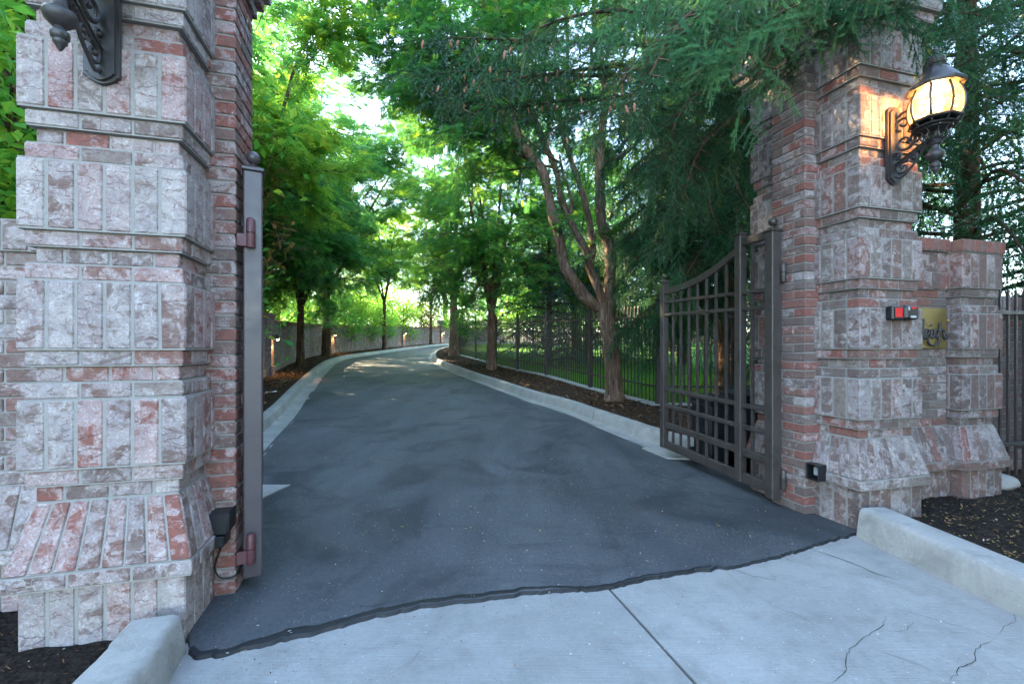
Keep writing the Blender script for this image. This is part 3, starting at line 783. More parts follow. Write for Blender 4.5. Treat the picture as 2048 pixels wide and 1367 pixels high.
for i, (pts, w) in enumerate([([(1180, 1055), (1240, 1068), (1330, 1062)], .012), ([(1410, 1010), (1470, 1004), (1530, 1012)], .010), ([(620, 1130), (720, 1122), (800, 1128)], .010), ([(690, 1205), (740, 1210), (830, 1190)], .012), ([(820, 1070), (880, 1052), (960, 1060)], .008)]):
    ribbon('pavement_crack', [gp(*p, .02) for p in pts], w, .0245, 300 + 7 * i, M['sealed'])
# patch of concrete beside each gate leaf
for poly in ([(-2.35, 4.10), (-2.00, 4.10), (-2.06, 3.72), (-2.35, 3.62)], [(1.58, 5.52), (2.05, 5.6), (2.12, 5.0), (1.72, 5.05)]):
    mb = MB(); mb.add([(x, y, hz(y) + .030) for x, y in poly] + [(x, y, hz(y) - .03) for x, y in poly], [np.array([[0, 3, 2, 1]]), np.array([[0, 1, 5, 4], [1, 2, 6, 5], [2, 3, 7, 6], [3, 0, 4, 7]])])
    mb.build('concrete_pad', M['kerb'], None, None, 'structure')

# kerbs that run out from the pillars to the street
def front_kerb(inner, w0, w1, h0, h1, sgn):
    p = cr(inner, .06); n = len(p); T = np.gradient(p, axis=0); T /= np.linalg.norm(T, axis=1, keepdims=True); N = np.stack([-T[:, 1], T[:, 0]], 1) * sgn
    t = np.linspace(0, 1, n)[:, None]; w = w0 + (w1 - w0) * t; h = h0 + (h1 - h0) * t
    prof = [(0, -.05), (.0, .02), (.05, .45), (.10, .84), (.14, .94), (.21, .99), (.28, 1.0), (.92, 1.0), (.98, .97), (1.0, .88), (1.0, -.3)]
    X = np.stack([p[:, 0] + N[:, 0] * o * w[:, 0] for o, z in prof], 1); Y = np.stack([p[:, 1] + N[:, 1] * o * w[:, 0] for o, z in prof], 1)
    Z = np.stack([h[:, 0] * z for o, z in prof], 1) + .003 * vnoise(X, Y, 4, 70)
    mb = MB(); grid(mb, X, Y, Z); mb.add(np.stack([X[0], Y[0], Z[0]], -1), [np.arange(len(prof))[None]])
    return mb.build('kerb', M['kerb'], None, 60, 'structure')
front_kerb([(2.315, 3.06), (2.345, 2.7), (2.40, 2.14), (2.62, 1.2), (3.3, .2), (4.6, -.6)], .22, .26, .195, .12, 1)
front_kerb([(-1.360, 1.90), (-1.325, 1.78), (-1.285, 1.67), (-1.20, 1.1), (-1.35, .5), (-2.2, -.3)], .20, .26, .165, .13, -1)
# beds either side of the crossing
def bed(x0, x1, y0, y1, z, seed, n=90):
    X, Y = np.meshgrid(np.linspace(x0, x1, n), np.linspace(y0, y1, n))
    Z = z + .02 * vnoise(X, Y, 2, seed) + .012 * vnoise(X, Y, 9, seed + 1) + .007 * vnoise(X, Y, 30, seed + 2)
    return X, Y, Z
X, Y, Z = bed(-6, -1.40, .6, 2.6, .055, 80)
X = np.minimum(X, np.interp(Y, [.6, 1.1, 1.67, 1.9, 2.6], [-1.45, -1.36, -1.42, -1.5, -1.78]))
mb = MB(); grid(mb, X, Y, Z); mb.build('planting_bed', M['soil'], None, 180, 'structure')
X, Y, Z = bed(2.5, 8, .6, 4.6, .065, 84)
X = np.maximum(X, np.interp(Y, [.6, 1.2, 2.14, 3.0, 4.6], [3.1, 2.82, 2.58, 2.5, 2.4]))
mb = MB(); grid(mb, X, Y, Z); mb.build('planting_bed', M['soil'], None, 180, 'structure')
X, Y, Z = bed(2.6, 8, 3.9, 8.0, .14, 87, 40)
mb = MB(); grid(mb, X, Y, Z + hz(Y) - .04); mb.build('planting_bed', M['mulch'], None, 180, 'structure')

# chips, needles and fallen leaves: countless, one object per kind
def scatter(name, xy, zf, lmin, lmax, wid, mat, tilt=.25, seed=None):
    n = len(xy); a = rng.uniform(0, 2 * np.pi, n); L = rng.uniform(lmin, lmax, n); W = L * rng.uniform(*wid, n)
    u = np.stack([np.cos(a), np.sin(a), rng.normal(0, tilt, n)], 1); w = np.stack([-np.sin(a), np.cos(a), rng.normal(0, tilt, n)], 1)
    c = np.c_[xy, zf + .004 + .1 * L]
    V = np.stack([c - u * L[:, None] / 2, c - w * W[:, None] / 2, c + u * L[:, None] / 2, c + w * W[:, None] / 2], 1)
    mb = MB(); at = np.repeat(np.stack([rng.uniform(0, 1, n)] * 3, 1), 4, 0)
    mb.add(V.reshape(-1, 3), np.arange(n * 4).reshape(-1, 4), at)
    return mb.build(name, mat, None, None, 'stuff')
def rnd(n, x0, x1, y0, y1): return np.c_[rng.uniform(x0, x1, n), rng.uniform(y0, y1, n)]
p = rnd(5200, 2.62, 5.2, 1.5, 4.2); bz = lambda p, s, z: z + .02 * vnoise(p[:, 0], p[:, 1], 2, s) + .012 * vnoise(p[:, 0], p[:, 1], 9, s + 1)
scatter('bark_chips', p[:2600], bz(p[:2600], 84, .068), .012, .05, (.2, .45), M['chip'])
scatter('fallen_leaves', p[2600:], bz(p[2600:], 84, .07), .008, .022, (.4, .6), M['litter'])
p = rnd(1500, -4.0, -1.62, 1.0, 2.3)
scatter('bark_chips', p, bz(p, 80, .058), .006, .028, (.10, .25), M['chip'])
p = rnd(140, -3.2, -1.62, 1.0, 2.2); scatter('gravel', p, bz(p, 80, .06), .004, .014, (.4, .9), M['fleck'])
ly = rng.uniform(4.8, 34, 14000); lx = xat(rk, ly) + .37 + rng.uniform(0, 1, 14000) * np.maximum(.1, np.where(ly < 7.9, 4.5, xat(FL[1:], ly)) - xat(rk, ly) - .5)
scatter('bark_chips', np.c_[lx, ly], hz(ly) + .165, .03, .09, (.2, .5), M['chip'], .35)
ly = rng.uniform(5, 30, 6000); lx = xat(lk, ly) - .5 - rng.uniform(0, 1, 6000) * np.maximum(.1, xat(lk, ly) - xat(WL, ly) - .5)
scatter('bark_chips', np.c_[lx, ly], hz(ly) + .195, .03, .09, (.2, .5), M['chip'], .35)
p = rnd(330, -1.2, 2.3, 1.2, 3.6); scatter('fallen_leaves', p, np.where(p[:, 1] > 2.0 + .28 * p[:, 0], .03, .003) + 0 * p[:, 0], .005, .016, (.3, .6), M['fleck'], .1)
ly = rng.uniform(3, 24, 420); lx = xat(lk, np.maximum(ly, 4.8)) + rng.uniform(0, 1, 420) * (xat(rk, np.maximum(ly, 5)) - xat(lk, np.maximum(ly, 4.8)))
lx = np.where(ly < 4.8, rng.uniform(-1.5, 2.2, 420), lx)
scatter('fallen_leaves', np.c_[lx, ly], hz(ly) + .022, .012, .035, (.35, .6), M['litter'], .1)
for line, sg in ((lk, -1), (rk, 1)):      # what collects in the gutters
    i = rng.integers(0, len(line), 900); q = line[i] + np.c_[rng.normal(-sg * .12, .12, 900), rng.uniform(-.15, .15, 900)]
    q = q[q[:, 1] < 26]; scatter('fallen_leaves', q, hz(q[:, 1]) + .020, .008, .03, (.2, .5), M['chip'], .15)
q = FRONT[rng.integers(0, len(FRONT) - 1, 260)] + rng.normal(0, .09, (260, 2)) + np.c_[rng.uniform(0, .35, 260), rng.uniform(-.1, .06, 260)]
scatter('gravel', q, np.full(len(q), .002) + .024 * (q[:, 1] > np.interp(q[:, 0], FRONT[:, 0], FRONT[:, 1])), .003, .010, (.4, .9), M['chip'], .3)
# grass blades on the lawn near the railing
n = 42000
gy = 7.95 + rng.beta(1, 2.2, n) * 16; gx = xat(FL[1:], gy) + .1 + rng.beta(1, 1.6, n) * 7
a = rng.uniform(0, 6.28, n); h = rng.uniform(.05, .13, n); w = .006 + .0006 * gy
b0 = np.stack([gx, gy, hz(gy) + .14 + .01 * (gx - xat(FL[1:], gy))], 1)
sd = np.stack([np.cos(a), np.sin(a), 0 * a], 1) * w[:, None]; tip = b0 + np.stack([np.cos(a + 1.5) * .04, np.sin(a + 1.5) * .04, h], 1)
mb = MB(); mb.add(np.stack([b0 - sd, b0 + sd, tip], 1).reshape(-1, 3), np.arange(3 * n).reshape(-1, 3), np.repeat(rng.uniform(0, 1, (n, 3)), 3, 0)); mb.build('grass', M['grass'], None, None, 'stuff')
# ------------------------------------------------------------------ gates
def ball_finial(name, x, y, z, r, mat, parent, capw=None):
    mb = MB()
    if capw:
        box(mb, x - capw / 2, x + capw / 2, y - capw / 2, y + capw / 2, z, z + .018, .004)
        q = capw / 2 - .012
        mb.add([(x - q, y - q, z + .018), (x + q, y - q, z + .018), (x + q, y + q, z + .018), (x - q, y + q, z + .018),
                (x - .02, y - .02, z + .034), (x + .02, y - .02, z + .034), (x + .02, y + .02, z + .034), (x - .02, y + .02, z + .034)], HF)
        z += .03
    pr = [(.012, 0), (.016, .006), (.010, .012), (.009, .02)] + [(max(.003, r * math.sin(a)), .016 + r - r * math.cos(a)) for a in np.linspace(.35, math.pi, 12)]
    lathe(mb, pr, (x, y, z), 18)
    return mb.build(name, mat, parent, 40)
def gate_leaf(root, L, rise, mat, matp, hinge_mat, hx, rust_hinge=False):
    zz = lambda s: rise * s
    mb = MB(); pw = .088
    box(mb, -pw / 2, pw / 2, -pw / 2, pw / 2, .075, 2.19, .006); post = mb.build('hinge_post', matp, root)
    ball_finial('finial', 0, 0, 2.19, .034, matp, post, .104)
    for s0, zt, w in ((.36, 2.235, .075), (L, 1.955 , .075)):
        mb = MB(); hexes(mb, box_corners(-.034, .034, s0 - w / 2, s0 + w / 2, .10 + zz(s0), zt + zz(s0)), .005); st = mb.build('stile', mat, root)
        if s0 == L: ball_finial('finial', 0, s0, zt + zz(s0), .028, mat, st, .092)
        else:
            mb = MB(); box(mb, -.042, .042, s0 - .046, s0 + .046, zt + zz(s0), zt + zz(s0) + .02, .006); mb.build('stile_cap', mat, st)
    def rail(a, b, z, h, t=.042):
        mb = MB(); bar(mb, (0, a, z + zz(a)), (0, b, z + zz(b)), h, t, (0, 0, 1), .004); mb.build('rail', mat, root)
    a1, b1, a2, b2 = .044, .323, .397, L - .037
    rail(a1, b1, 2.175, .065)
    for z, h in ((1.735, .032), (1.595, .032), (.765, .036), (.580, .036), (.365, .060), (.145, .085)):
        rail(a1, b1, z, h); rail(a2, b2, z, h)
    arch = lambda s: 1.892 + .27 * np.clip((L - .06 - s) / (L - .41), 0, 1) ** 2.15
    s = np.linspace(a2 - .002, b2 + .002, 30); z = arch(s) + zz(s); h = .066; t = .021
    V = []
    for si, zi in zip(s, z):
        V += [(-t, si, zi - h), (t, si, zi - h), (t, si, zi), (-t, si, zi)]
    q = np.array([[i * 4 + k, i * 4 + (k + 1) % 4, i * 4 + 4 + (k + 1) % 4, i * 4 + 4 + k] for i in range(29) for k in range(4)])
    mb = MB(); mb.add(V, q); mb.build('arched_rail', mat, root, 35)
    def picket(sx, top):
        mb = MB(); plainbox(mb, -.0105, .0105, sx - .0105, sx + .0105, .15 + zz(sx), top); mb.build('picket', mat, root)
    picket(.215, 2.16)
    n = 7
    for i in range(n):
        sx = a2 + (b2 - a2) * (i + 1) / (n + 1)
        picket(sx, float(arch(sx) + zz(sx)) - .03)
    for zc in (.235, 1.86):
        mb = MB()
        lathe(mb, [(.019, -.075), (.021, -.07), (.021, -.002), (.017, 0)], (hx, -.062, zc), 14)
        lathe(mb, [(.017, .001), (.021, .003), (.021, .068), (.015, .076), (.006, .08)], (hx, -.062, zc), 14)
        box(mb, min(hx, hx + .062 * np.sign(hx if abs(hx) > .02 else -1)), max(hx, hx + .062 * np.sign(hx if abs(hx) > .02 else -1)), -.069, -.055, zc - .07, zc - .006, .002)
        box(mb, hx - .016, hx + .016, -.056, -.043, zc + .005, zc + .066, .002)
        mb.build('hinge', hinge_mat, root, 40)
gl = empty('gate_leaf', (-1.368, 2.405, 0), R(28.2), 'open gate leaf seen edge-on with red-stained hinges beside the pale pillar', 'gate', 'leaves of the double gate')
gate_leaf(gl, 1.56, .03, M['gate'], M['post'], M['rust'], -.010)
gr = empty('gate_leaf', (2.075, 3.62, 0), R(13.2), 'open brown metal gate leaf with curved top rail in front of the bins', 'gate', 'leaves of the double gate')
gate_leaf(gr, 1.56, .03, M['gate'], M['gate'], M['gate'], .040)

# ------------------------------------------------------------------ railings
def railing(root, pts, base, hp, hpk, rails, sp, ground=True, last=True):
    P0 = np.array(root.location)
    for i, (a, b) in enumerate(zip(pts[:-1], pts[1:])):
        a = np.array(a, float); b = np.array(b, float); L = np.linalg.norm(b - a); d = (b - a) / L
        gz = (lambda p: hz(p[1]) + base) if ground else (lambda p: base)
        za, zb = gz(a), gz(b)
        q = a - P0[:2]; ang = math.atan2(d[1], d[0])
        mb = MB(); c = box_corners(-.033, .033, -.033, .033, -.05, hp)
        rot = np.array([[math.cos(ang), -math.sin(ang), 0], [math.sin(ang), math.cos(ang), 0], [0, 0, 1]])
        off = np.array([q[0], q[1], za - P0[2]])
        hexes(mb, c @ rot.T + off, .004)
        post = mb.build('post', M['fence'], root)
        mb = MB(); hexes(mb, box_corners(-.043, .043, -.043, .043, hp, hp + .025) @ rot.T + off, .005)
        lathe(mb, [(.03, 0), (.012, .02), (.01, .03), (.028, .05), (.033, .07), (.02, .095), (.003, .102)], off + np.array([0, 0, hp + .02]), 12)
        mb.build('post_cap', M['fence'], post, 40)
        mb = MB(); n = int(L / sp)
        for k in range(1, n):
            s = L * k / n; p = a + d * s - P0[:2]; z = za + (zb - za) * k / n - P0[2]
            hexes(mb, box_corners(-.0095, .0095, -.0095, .0095, .03, hpk - .02) @ rot.T + np.array([p[0], p[1], z]), .001)
            mb.add(np.array([[-.0095, -.0095, hpk - .02], [.0095, -.0095, hpk - .02], [.0095, .0095, hpk - .02], [-.0095, .0095, hpk - .02], [0, 0, hpk + .012]]) @ rot.T + np.array([p[0], p[1], z]),
                   [np.array([[0, 1, 4], [1, 2, 4], [2, 3, 4], [3, 0, 4]])])
        mb.build('picket_panel', M['fence'], root)
        for zr in rails:
            mb = MB(); bar(mb, (*(a + d * .03 - P0[:2]), za + zr - P0[2]), (*(b - d * .03 - P0[:2]), zb + zr - P0[2]), .036, .034, (0, 0, 1), .003)
            mb.build('rail', M['fence'], root)
fr_ = empty('metal_railing', (2.53, 7.9, float(hz(7.9)) + .18), 0, 'long dark metal picket railing along the right of the drive', 'fence')
railing(fr_, [(4.62, 7.93), (2.53, 7.9), (1.75, 10.2), (.98, 13), (.18, 14.9), (-.6, 17.2), (-1.65, 20.6), (-2.74, 24), (-3.5, 28), (-3.75, 33), (-3.7, 38)], .18, 1.80, 1.72, (1.52, .30), .112)
a = rloc(1.306 + .47 + .03, .44); b = rloc(3.1, .44); c = rloc(4.5, .44)
f2 = empty('metal_railing', (a[0], a[1], .06), 0, 'black picket railing standing before the shaded wall beyond the low pier', 'fence')
railing(f2, [a, b, c], .06, 1.80, 1.74, (1.53, .33), .105, False)

# ------------------------------------------------------------------ lanterns
def spiral(c, r0, r1, a0, turns, n=34):
    t = np.linspace(0, 1, n); r = r0 + (r1 - r0) * t; a = a0 + turns * 2 * np.pi * t
    return np.stack([0 * t, c[0] + r * np.cos(a), c[1] + r * np.sin(a)], 1)
def lantern(root, lit):
    # back plate: moulded slab with a shaped foot and head
    mb = MB(); 
    for (w, t0, t1, zi) in ((.062, 0, .018, 0), (.050, .018, .030, .010)):
        pts = []
        for x in np.linspace(-1, 1, 17):
            pts.append((x * w, zi - .0 + (-.030 * (1 - abs(x) ** 1.6) if abs(x) < .82 else 0)))
        top = [(x, .48 - z - 2 * zi + zi) for x, z in pts[::-1]]
        o = pts + top; n = len(o)
        V = [(x, -t0, z) for x, z in o] + [(x, -t1, z) for x, z in o]
        mb.add(V, [np.array([[i, (i + 1) % n, n + (i + 1) % n, n + i] for i in range(n)]), np.arange(n, 2 * n)[None], np.arange(n)[::-1][None]])
    mb.build('back_plate', M['iron'], root, 30)
    ax = -.262
    mb = MB()
    bar(mb, (0, -.025, .085), (0, ax + .02, .185), .022, .018, None, .004)
    bar(mb, (0, -.025, .100), (0, ax + .02, .200), .006, .030, None, .002)
    for c, r0, r1, a0, tn, rad in (((-.085, .235), .070, .018, 1.9, 1.25, .011), ((-.155, .235), .052, .014, 3.6, -1.2, .010), ((-.075, .365), .050, .012, -1.2, 1.15, .010),
                                   ((-.075, .060), .046, .012, 2.2, -1.25, .010), ((-.135, .100), .032, .009, 1.0, 1.2, .008), ((-.190, .150), .028, .008, .6, 1.1, .007), ((-.040, .150), .030, .008, .3, 1.2, .007)):
        p = spiral(c, r0, r1, a0, tn); tube(mb, p, np.linspace(rad, rad * .65, len(p)), 8)
        lathe(mb, [(.002, -.013), (.012, -.006), (.014, 0), (.012, .006), (.002, .013)], tuple(p[-1]), 10)
    tube(mb, cr([(0, -.03, .42), (0, -.09, .44), (0, -.14, .38), (0, -.15, .31), (0, -.21, .27), (0, ax + .02, .235)], .02), .009, 8)
    tube(mb, cr([(0, -.03, .02), (0, -.06, .0), (0, -.10, .03), (0, -.15, .075), (0, -.20, .14), (0, ax + .01, .165)], .02), .008, 8)
    mb.build('bracket', M['iron'], root, 45)
    mb = MB()
    pr = [(.004, -.050), (.010, -.040), (.016, -.028), (.021, -.022), (.020, -.012), (.026, -.006), (.028, .008), (.026, .018), (.018, .024), (.016, .034), (.030, .042), (.044, .056), (.050, .074), (.046, .090), (.030, .100),
          (.022, .108), (.022, .135), (.034, .142), (.036, .150), (.028, .156), (.026, .172), (.040, .182), (.042, .190), (.020, .196), (.018, .225), (.040, .232), (.085, .238), (.088, .246), (.02, .250)]
    lathe(mb, pr, (0, ax, 0), 20)
    for k in range(8):
        a = k * math.pi / 4; u = np.array([math.cos(a), math.sin(a)])
        p = cr([(ax * 0 + u[0] * r, ax + u[1] * r, z) for r, z in ((.030, .175), (.062, .172), (.072, .195), (.060, .215), (.078, .238), (.098, .240))], .02)
        tube(mb, p, .005, 6)
    mb.build('finial', M['iron'], root, 50)
    # glass globe with ribs
    gpz = [(.062, .250), (.092, .262), (.122, .300), (.138, .345), (.145, .395), (.141, .445), (.128, .490), (.112, .525)]
    mb = MB(); lathe(mb, gpz, (0, ax, 0), 8, rot=math.pi / 8)
    # open the ends of the lathe: keep only the wall
    mb.f = mb.f[:1]; mb.mi = mb.mi[:1]
    mb.build('globe_glass', M['glass'], root)
    mb = MB()
    for k in range(8):
        a = k * math.pi / 4 + math.pi / 8
        p = cr([(math.cos(a) * (r + .002), ax + math.sin(a) * (r + .002), z) for r, z in gpz], .03); tube(mb, p, .0075, 6)
    for r, z, w in ((.128, .296, .016), (.112, .255, .010)):
        lathe(mb, [(r - .012, z - w * .6), (r + .010, z - w * .6), (r + .016, z), (r + .010, z + w * .5), (r - .012, z + w * .5)], (0, ax, 0), 8, rot=math.pi / 8)
    mb.build('globe_frame', M['iron'], root, 30)
    mb = MB()
    lathe(mb, [(.100, .520), (.154, .520), (.160, .530), (.160, .546), (.150, .554), (.128, .578), (.098, .622), (.072, .655), (.062, .668), (.066, .676), (.060, .684), (.046, .690)], (0, ax, 0), 8, rot=math.pi / 8)
    lathe(mb, [(.040, .688), (.058, .692), (.060, .700), (.048, .706), (.054, .722), (.052, .742), (.036, .762), (.018, .776), (.016, .788), (.020, .796), (.012, .815), (.002, .84)], (0, ax, 0), 18)
    mb.build('roof', M['iron'], root, 35)
    mb = MB(); lathe(mb, [(.02, .25), (.02, .285), (.008, .288), (.008, .33)], (0, ax, 0), 10)
    for k in range(3):
        a = k * 2.094 + .5; x, y = .034 * math.cos(a), ax + .034 * math.sin(a)
        tube(mb, [(0, ax, .30), (x * .7, y * .7 + ax * .3, .305), (x, y, .325)], .005, 6)
        lathe(mb, [(.010, .325), (.010, .375)], (x, y, 0), 10)
    mb.build('lamp_holder', M['white'] if lit else M['iron'], root, 40)
    for k in range(3):
        a = k * 2.094 + .5; x, y = .034 * math.cos(a), ax + .034 * math.sin(a)
        mb = MB(); lathe(mb, [(.006, .375), (.012, .39), (.015, .405), (.012, .425), (.006, .445), (.001, .46)], (x, y, 0), 12); mb.build('bulb', M['bulb'] if lit else M['white'], root, 180)
    for o in root.children:
        if o.name.split('.')[0] in ('globe_glass', 'globe_frame', 'roof', 'lamp_holder', 'bulb'):
            me = o.data; c = np.empty(len(me.vertices) * 3, np.float32); me.vertices.foreach_get('co', c); c = c.reshape(-1, 3)
            c[:, 2] = .25 + (c[:, 2] - .25) * .90; c[:, 0] *= .95; c[:, 1] = ax + (c[:, 1] - ax) * .95
            me.vertices.foreach_set('co', c.ravel()); me.update()
    if lit:
        ld = bpy.data.lights.new('lantern_light', 'POINT'); ld.energy = LAMP_W; ld.color = (1, .42, .11); ld.shadow_soft_size = .025
        lo = bpy.data.objects.new('lantern_light', ld); COL.objects.link(lo); lo.location = (0, ax, .40); lo.parent = root
LAMP_W = 5.5
fp = LC - E * (PW / 2) ; fp2 = RC + E * (PW / 2 - .005)
lan_l = empty('wall_lantern', (fp[0], fp[1], 2.385), TH, 'unlit iron lantern bracket high on the pale pillar', 'lantern', 'iron lanterns on the gate pillars')
lantern(lan_l, False)
lan_r = empty('wall_lantern', (fp2[0], fp2[1], 2.435), TH, 'lit iron lantern with amber glass globe on the gate pillar', 'lantern', 'iron lanterns on the gate pillars')
lantern(lan_r, True)

# ------------------------------------------------------------------ small fittings
q = lloc(.012, .285)
se = empty('safety_sensor', (q[0], q[1], .30), TH, 'black hooded gate sensor with a looped cable low on the pale pillar', 'sensor')
mb = MB(); hexes(mb, box_corners(-.045, .060, -.055, .055, .0, .055), .006); hexes(mb, box_corners(-.060, -.045, -.062, .05, -.03, .075), .003); mb.build('sensor_body', M['plastic'], se)
mb = MB(); c = box_corners(-.030, .075, -.050, .058, .058, .165); c[4:, 0] += .012; c[[0, 3], 2] += .002; hexes(mb, c, .007); hexes(mb, box_corners(.076, .082, -.05, .058, .075, .17), .002); mb.build('hood', M['plastic'], se)
for x, z in ((-.05, .03), (-.05, -.015)):
    mb = MB(); lathe(mb, [(.005, 0), (.005, .004), (.002, .006)], (0, 0, 0), 8); o = mb.build('screw', M['grey'], se); o.location = (-.0535, -.064, z); o.rotation_euler = (R(90), 0, 0)
JF = lambda u, v, z: np.array([*(lloc(u, v) - q), z - .30])
cth, sth = math.cos(-TH), math.sin(-TH)
def toloc(p): return (p[0] * cth - p[1] * sth, p[0] * sth + p[1] * cth, p[2])
pts = [toloc(JF(.03, .30, .31)), toloc(JF(.028, .325, .26)), toloc(JF(.0, .335, .17)), toloc(JF(.02, .337, .115)), toloc(JF(.05, .336, .105)), toloc(JF(.088, .336, .11)), toloc(JF(.100, .40, .13)), toloc(JF(.101, .52, .20))]
mb = MB(); tube(mb, cr(pts, .015), .0045, 8); mb.build('cable', M['plastic'], se, 180)
q2 = rloc(-.055, .272)
em = empty('beam_emitter', (q2[0], q2[1], .30), TH, 'small open black sensor box low on the brown brick pillar', 'sensor')
mb = MB()
for b in ((-.05, .03, -.05, -.044, 0, .115), (-.05, .03, .044, .05, 0, .115), (-.05, .03, -.044, .044, 0, .006), (-.05, .03, -.044, .044, .109, .115), (.012, .03, -.044, .044, .006, .109)):
    hexes(mb, box_corners(*b), .002)
mb.build('housing', M['plastic'], em)
mb = MB(); hexes(mb, box_corners(-.012, .012, -.022, .022, .03, .09), .004); mb.build('sensor_eye', M['grey'], em)
q3 = rloc(.345, 0)
kb = empty('control_box', (q3[0], q3[1], 1.462), TH, 'black box with a red square label on the brown brick pillar', 'control box')
mb = MB(); hexes(mb, box_corners(-.118, -.004, -.052, -.001, 0, .096), .008); hexes(mb, box_corners(-.002, .122, -.060, -.001, .004, .100), .014); mb.build('case', M['plastic'], kb)
mb = MB(); hexes(mb, box_corners(-.098, -.028, -.0555, -.0525, .018, .082), .001); mb.build('label_plate', M['red'], kb)
mb = MB(); hexes(mb, box_corners(.040, .085, -.0635, -.0605, .076, .092), .001); mb.build('label_strip', M['red'], kb)
mb = MB(); hexes(mb, box_corners(.034, .086, -.0635, -.0605, .014, .030), .001); mb.build('reader_window', M['grey'], kb)
mb = MB(); hexes(mb, box_corners(.012, .026, -.0645, -.0605, .066, .090), .002); mb.build('indicator', M['grey'], kb)

# brass name plate with bronze script
q4 = rloc(0.62, .268)
np_ = empty('name_plate', (q4[0], q4[1], 1.265), TH, 'brass plate with dark script lettering on the short wall', 'name plate')
mb = MB(); hexes(mb, box_corners(0, .645, -.006, .006, 0, .322), .002); mb.build('plate', M['brass'], np_)
def zx(x, y): return ((x + 6 - 98) * .295 / 262 + .969 - .62, -.016, 1.34 - 1.265 + (1250 - y) * .000765)
LET = {'l': [[(112, 1046), (108, 1120), (109, 1200), (116, 1246), (130, 1232)]],
       'e': [[(130, 1210), (158, 1198), (168, 1168), (152, 1150), (134, 1172), (134, 1220), (152, 1246), (176, 1232), (188, 1205)]],
       'i': [[(192, 1158), (188, 1200), (192, 1240), (206, 1236), (214, 1215)], [(186, 1106), (186, 1110)]],
       'g': [[(262, 1168), (242, 1150), (222, 1168), (220, 1205), (236, 1228), (256, 1205), (264, 1160), (266, 1225), (262, 1280), (238, 1314), (200, 1318), (168, 1300), (154, 1266)]],
       'h': [[(274, 1085), (272, 1150), (272, 1242)], [(272, 1200), (288, 1156), (306, 1152), (314, 1180), (314, 1222), (328, 1246), (348, 1226), (360, 1196)]]}
mb = MB()
for k, strokes in LET.items():
    for st in strokes:
        p = cr([zx(*a) for a in st], .004); n = len(p); w = np.full(n, .0086); w[:1] *= .6; w[-1:] *= .5
        if len(st) == 2: w[:] = .009
        tube(mb, p, w, 8)
        for e in (p[0], p[-1]):
            lathe(mb, [(.001, -.0075), (.006, -.005), (.0075, 0), (.006, .005), (.001, .0075)], tuple(e), 8)
mb.build('script_lettering', M['letter'], np_, 60)
for z in (.095, .225):
    mb = MB(); lathe(mb, [(.014, 0), (.014, .006), (.010, .012), (.003, .016)], (0, 0, 0), 12); o = mb.build('fixing', M['brass'], np_, 40); o.location = (.662, -.004, z); o.rotation_euler = (R(90), 0, 0)

def wheelie_bin(root, w, d, h, mat):
    mb = MB(); c = box_corners(-w / 2, w / 2, -d / 2, d / 2, .04, h); c[:4, :2] *= .82; hexes(mb, c, .02)
    hexes(mb, box_corners(-w / 2 - .015, w / 2 + .015, -d / 2 - .015, d / 2 + .015, h - .05, h - .01), .008)
    mb.build('body', mat, root)
    mb = MB(); n = 9; x = np.linspace(-w / 2 - .02, w / 2 + .02, n); yy = np.linspace(-d / 2 - .03, d / 2 + .02, n)
    X, Y = np.meshgrid(x, yy); Z = h + .06 * (1 - (X / (w / 2 + .03)) ** 4) * (1 - (Y / (d / 2 + .04)) ** 4)
    grid(mb, X, Y, Z); plainbox(mb, -w / 2 - .018, w / 2 + .018, -d / 2 - .028, d / 2 + .018, h - .008, h + .004); mb.build('lid', mat, root, 60)
    mb = MB(); tube(mb, [(-w / 2 + .05, d / 2 + .05, h - .03), (w / 2 - .05, d / 2 + .05, h - .03)], .014, 8)
    for s in (-1, 1): bar(mb, (s * (w / 2 - .06), d / 2 - .01, h - .03), (s * (w / 2 - .06), d / 2 + .05, h - .03), .02, .02)
    mb.build('handle', mat, root, 40)
    for s in (-1, 1):
        mb = MB(); lathe(mb, [(.03, -.02), (.075, -.018), (.08, 0), (.075, .018), (.03, .02)], (0, 0, 0), 20); o = mb.build('wheel', M['plastic'], root, 40)
        o.location = (s * (w * .41 + .022), d * .36, .08); o.rotation_euler = (0, R(90), 0)
for x, y, rz, w, h, lab in ((2.10, 4.80, 10, .26, .68, 'dark lidded bin behind the gate, farther from the pillar'), (2.47, 4.86, 6, .30, .73, 'dark lidded bin behind the gate, tucked against the pillar')):
    b = empty('wheelie_bin', (x, y, float(hz(y)) + .03), R(rz), lab, 'bin', 'bins behind the gate'); wheelie_bin(b, w, .36, h, M['bin'])
b = empty('wheelie_bin', (-2.78, 4.35, float(hz(4.35)) + .03), R(15), 'bright blue bin behind the edge-on gate leaf', 'bin'); wheelie_bin(b, .52, .5, 1.18, M['blueplast'])
mb = MB(); tube(mb, [(-.1, 0, 0), (-.05, .012, .004), (.1, .03, .012)], .012, 8); o = mb.build('plastic_pipe', M['white'], None, 60); o.location = (-4.95, 9.35, float(hz(9.35)) + .19); o.rotation_euler = (0, 0, R(20))
tag(o, 'short white pipe lying on the dark mulch of the bed', 'pipe')
mb = MB(); nn = 16; a = np.linspace(0, 2 * np.pi, 25)[:-1]; t = np.linspace(.02, np.pi - .02, nn)
A, T = np.meshgrid(a, t); r = 1 + .12 * vnoise(3 * np.cos(A) + 5, 3 * T + 2 * np.sin(A), 1, 5)
VX = np.stack([.15 * r * np.sin(T) * np.cos(A), .11 * r * np.sin(T) * np.sin(A), .075 * r * np.cos(T)], -1).reshape(-1, 3)
i = np.arange(nn - 1)[:, None] * 24; j = np.arange(24)[None]; k = (j + 1) % 24
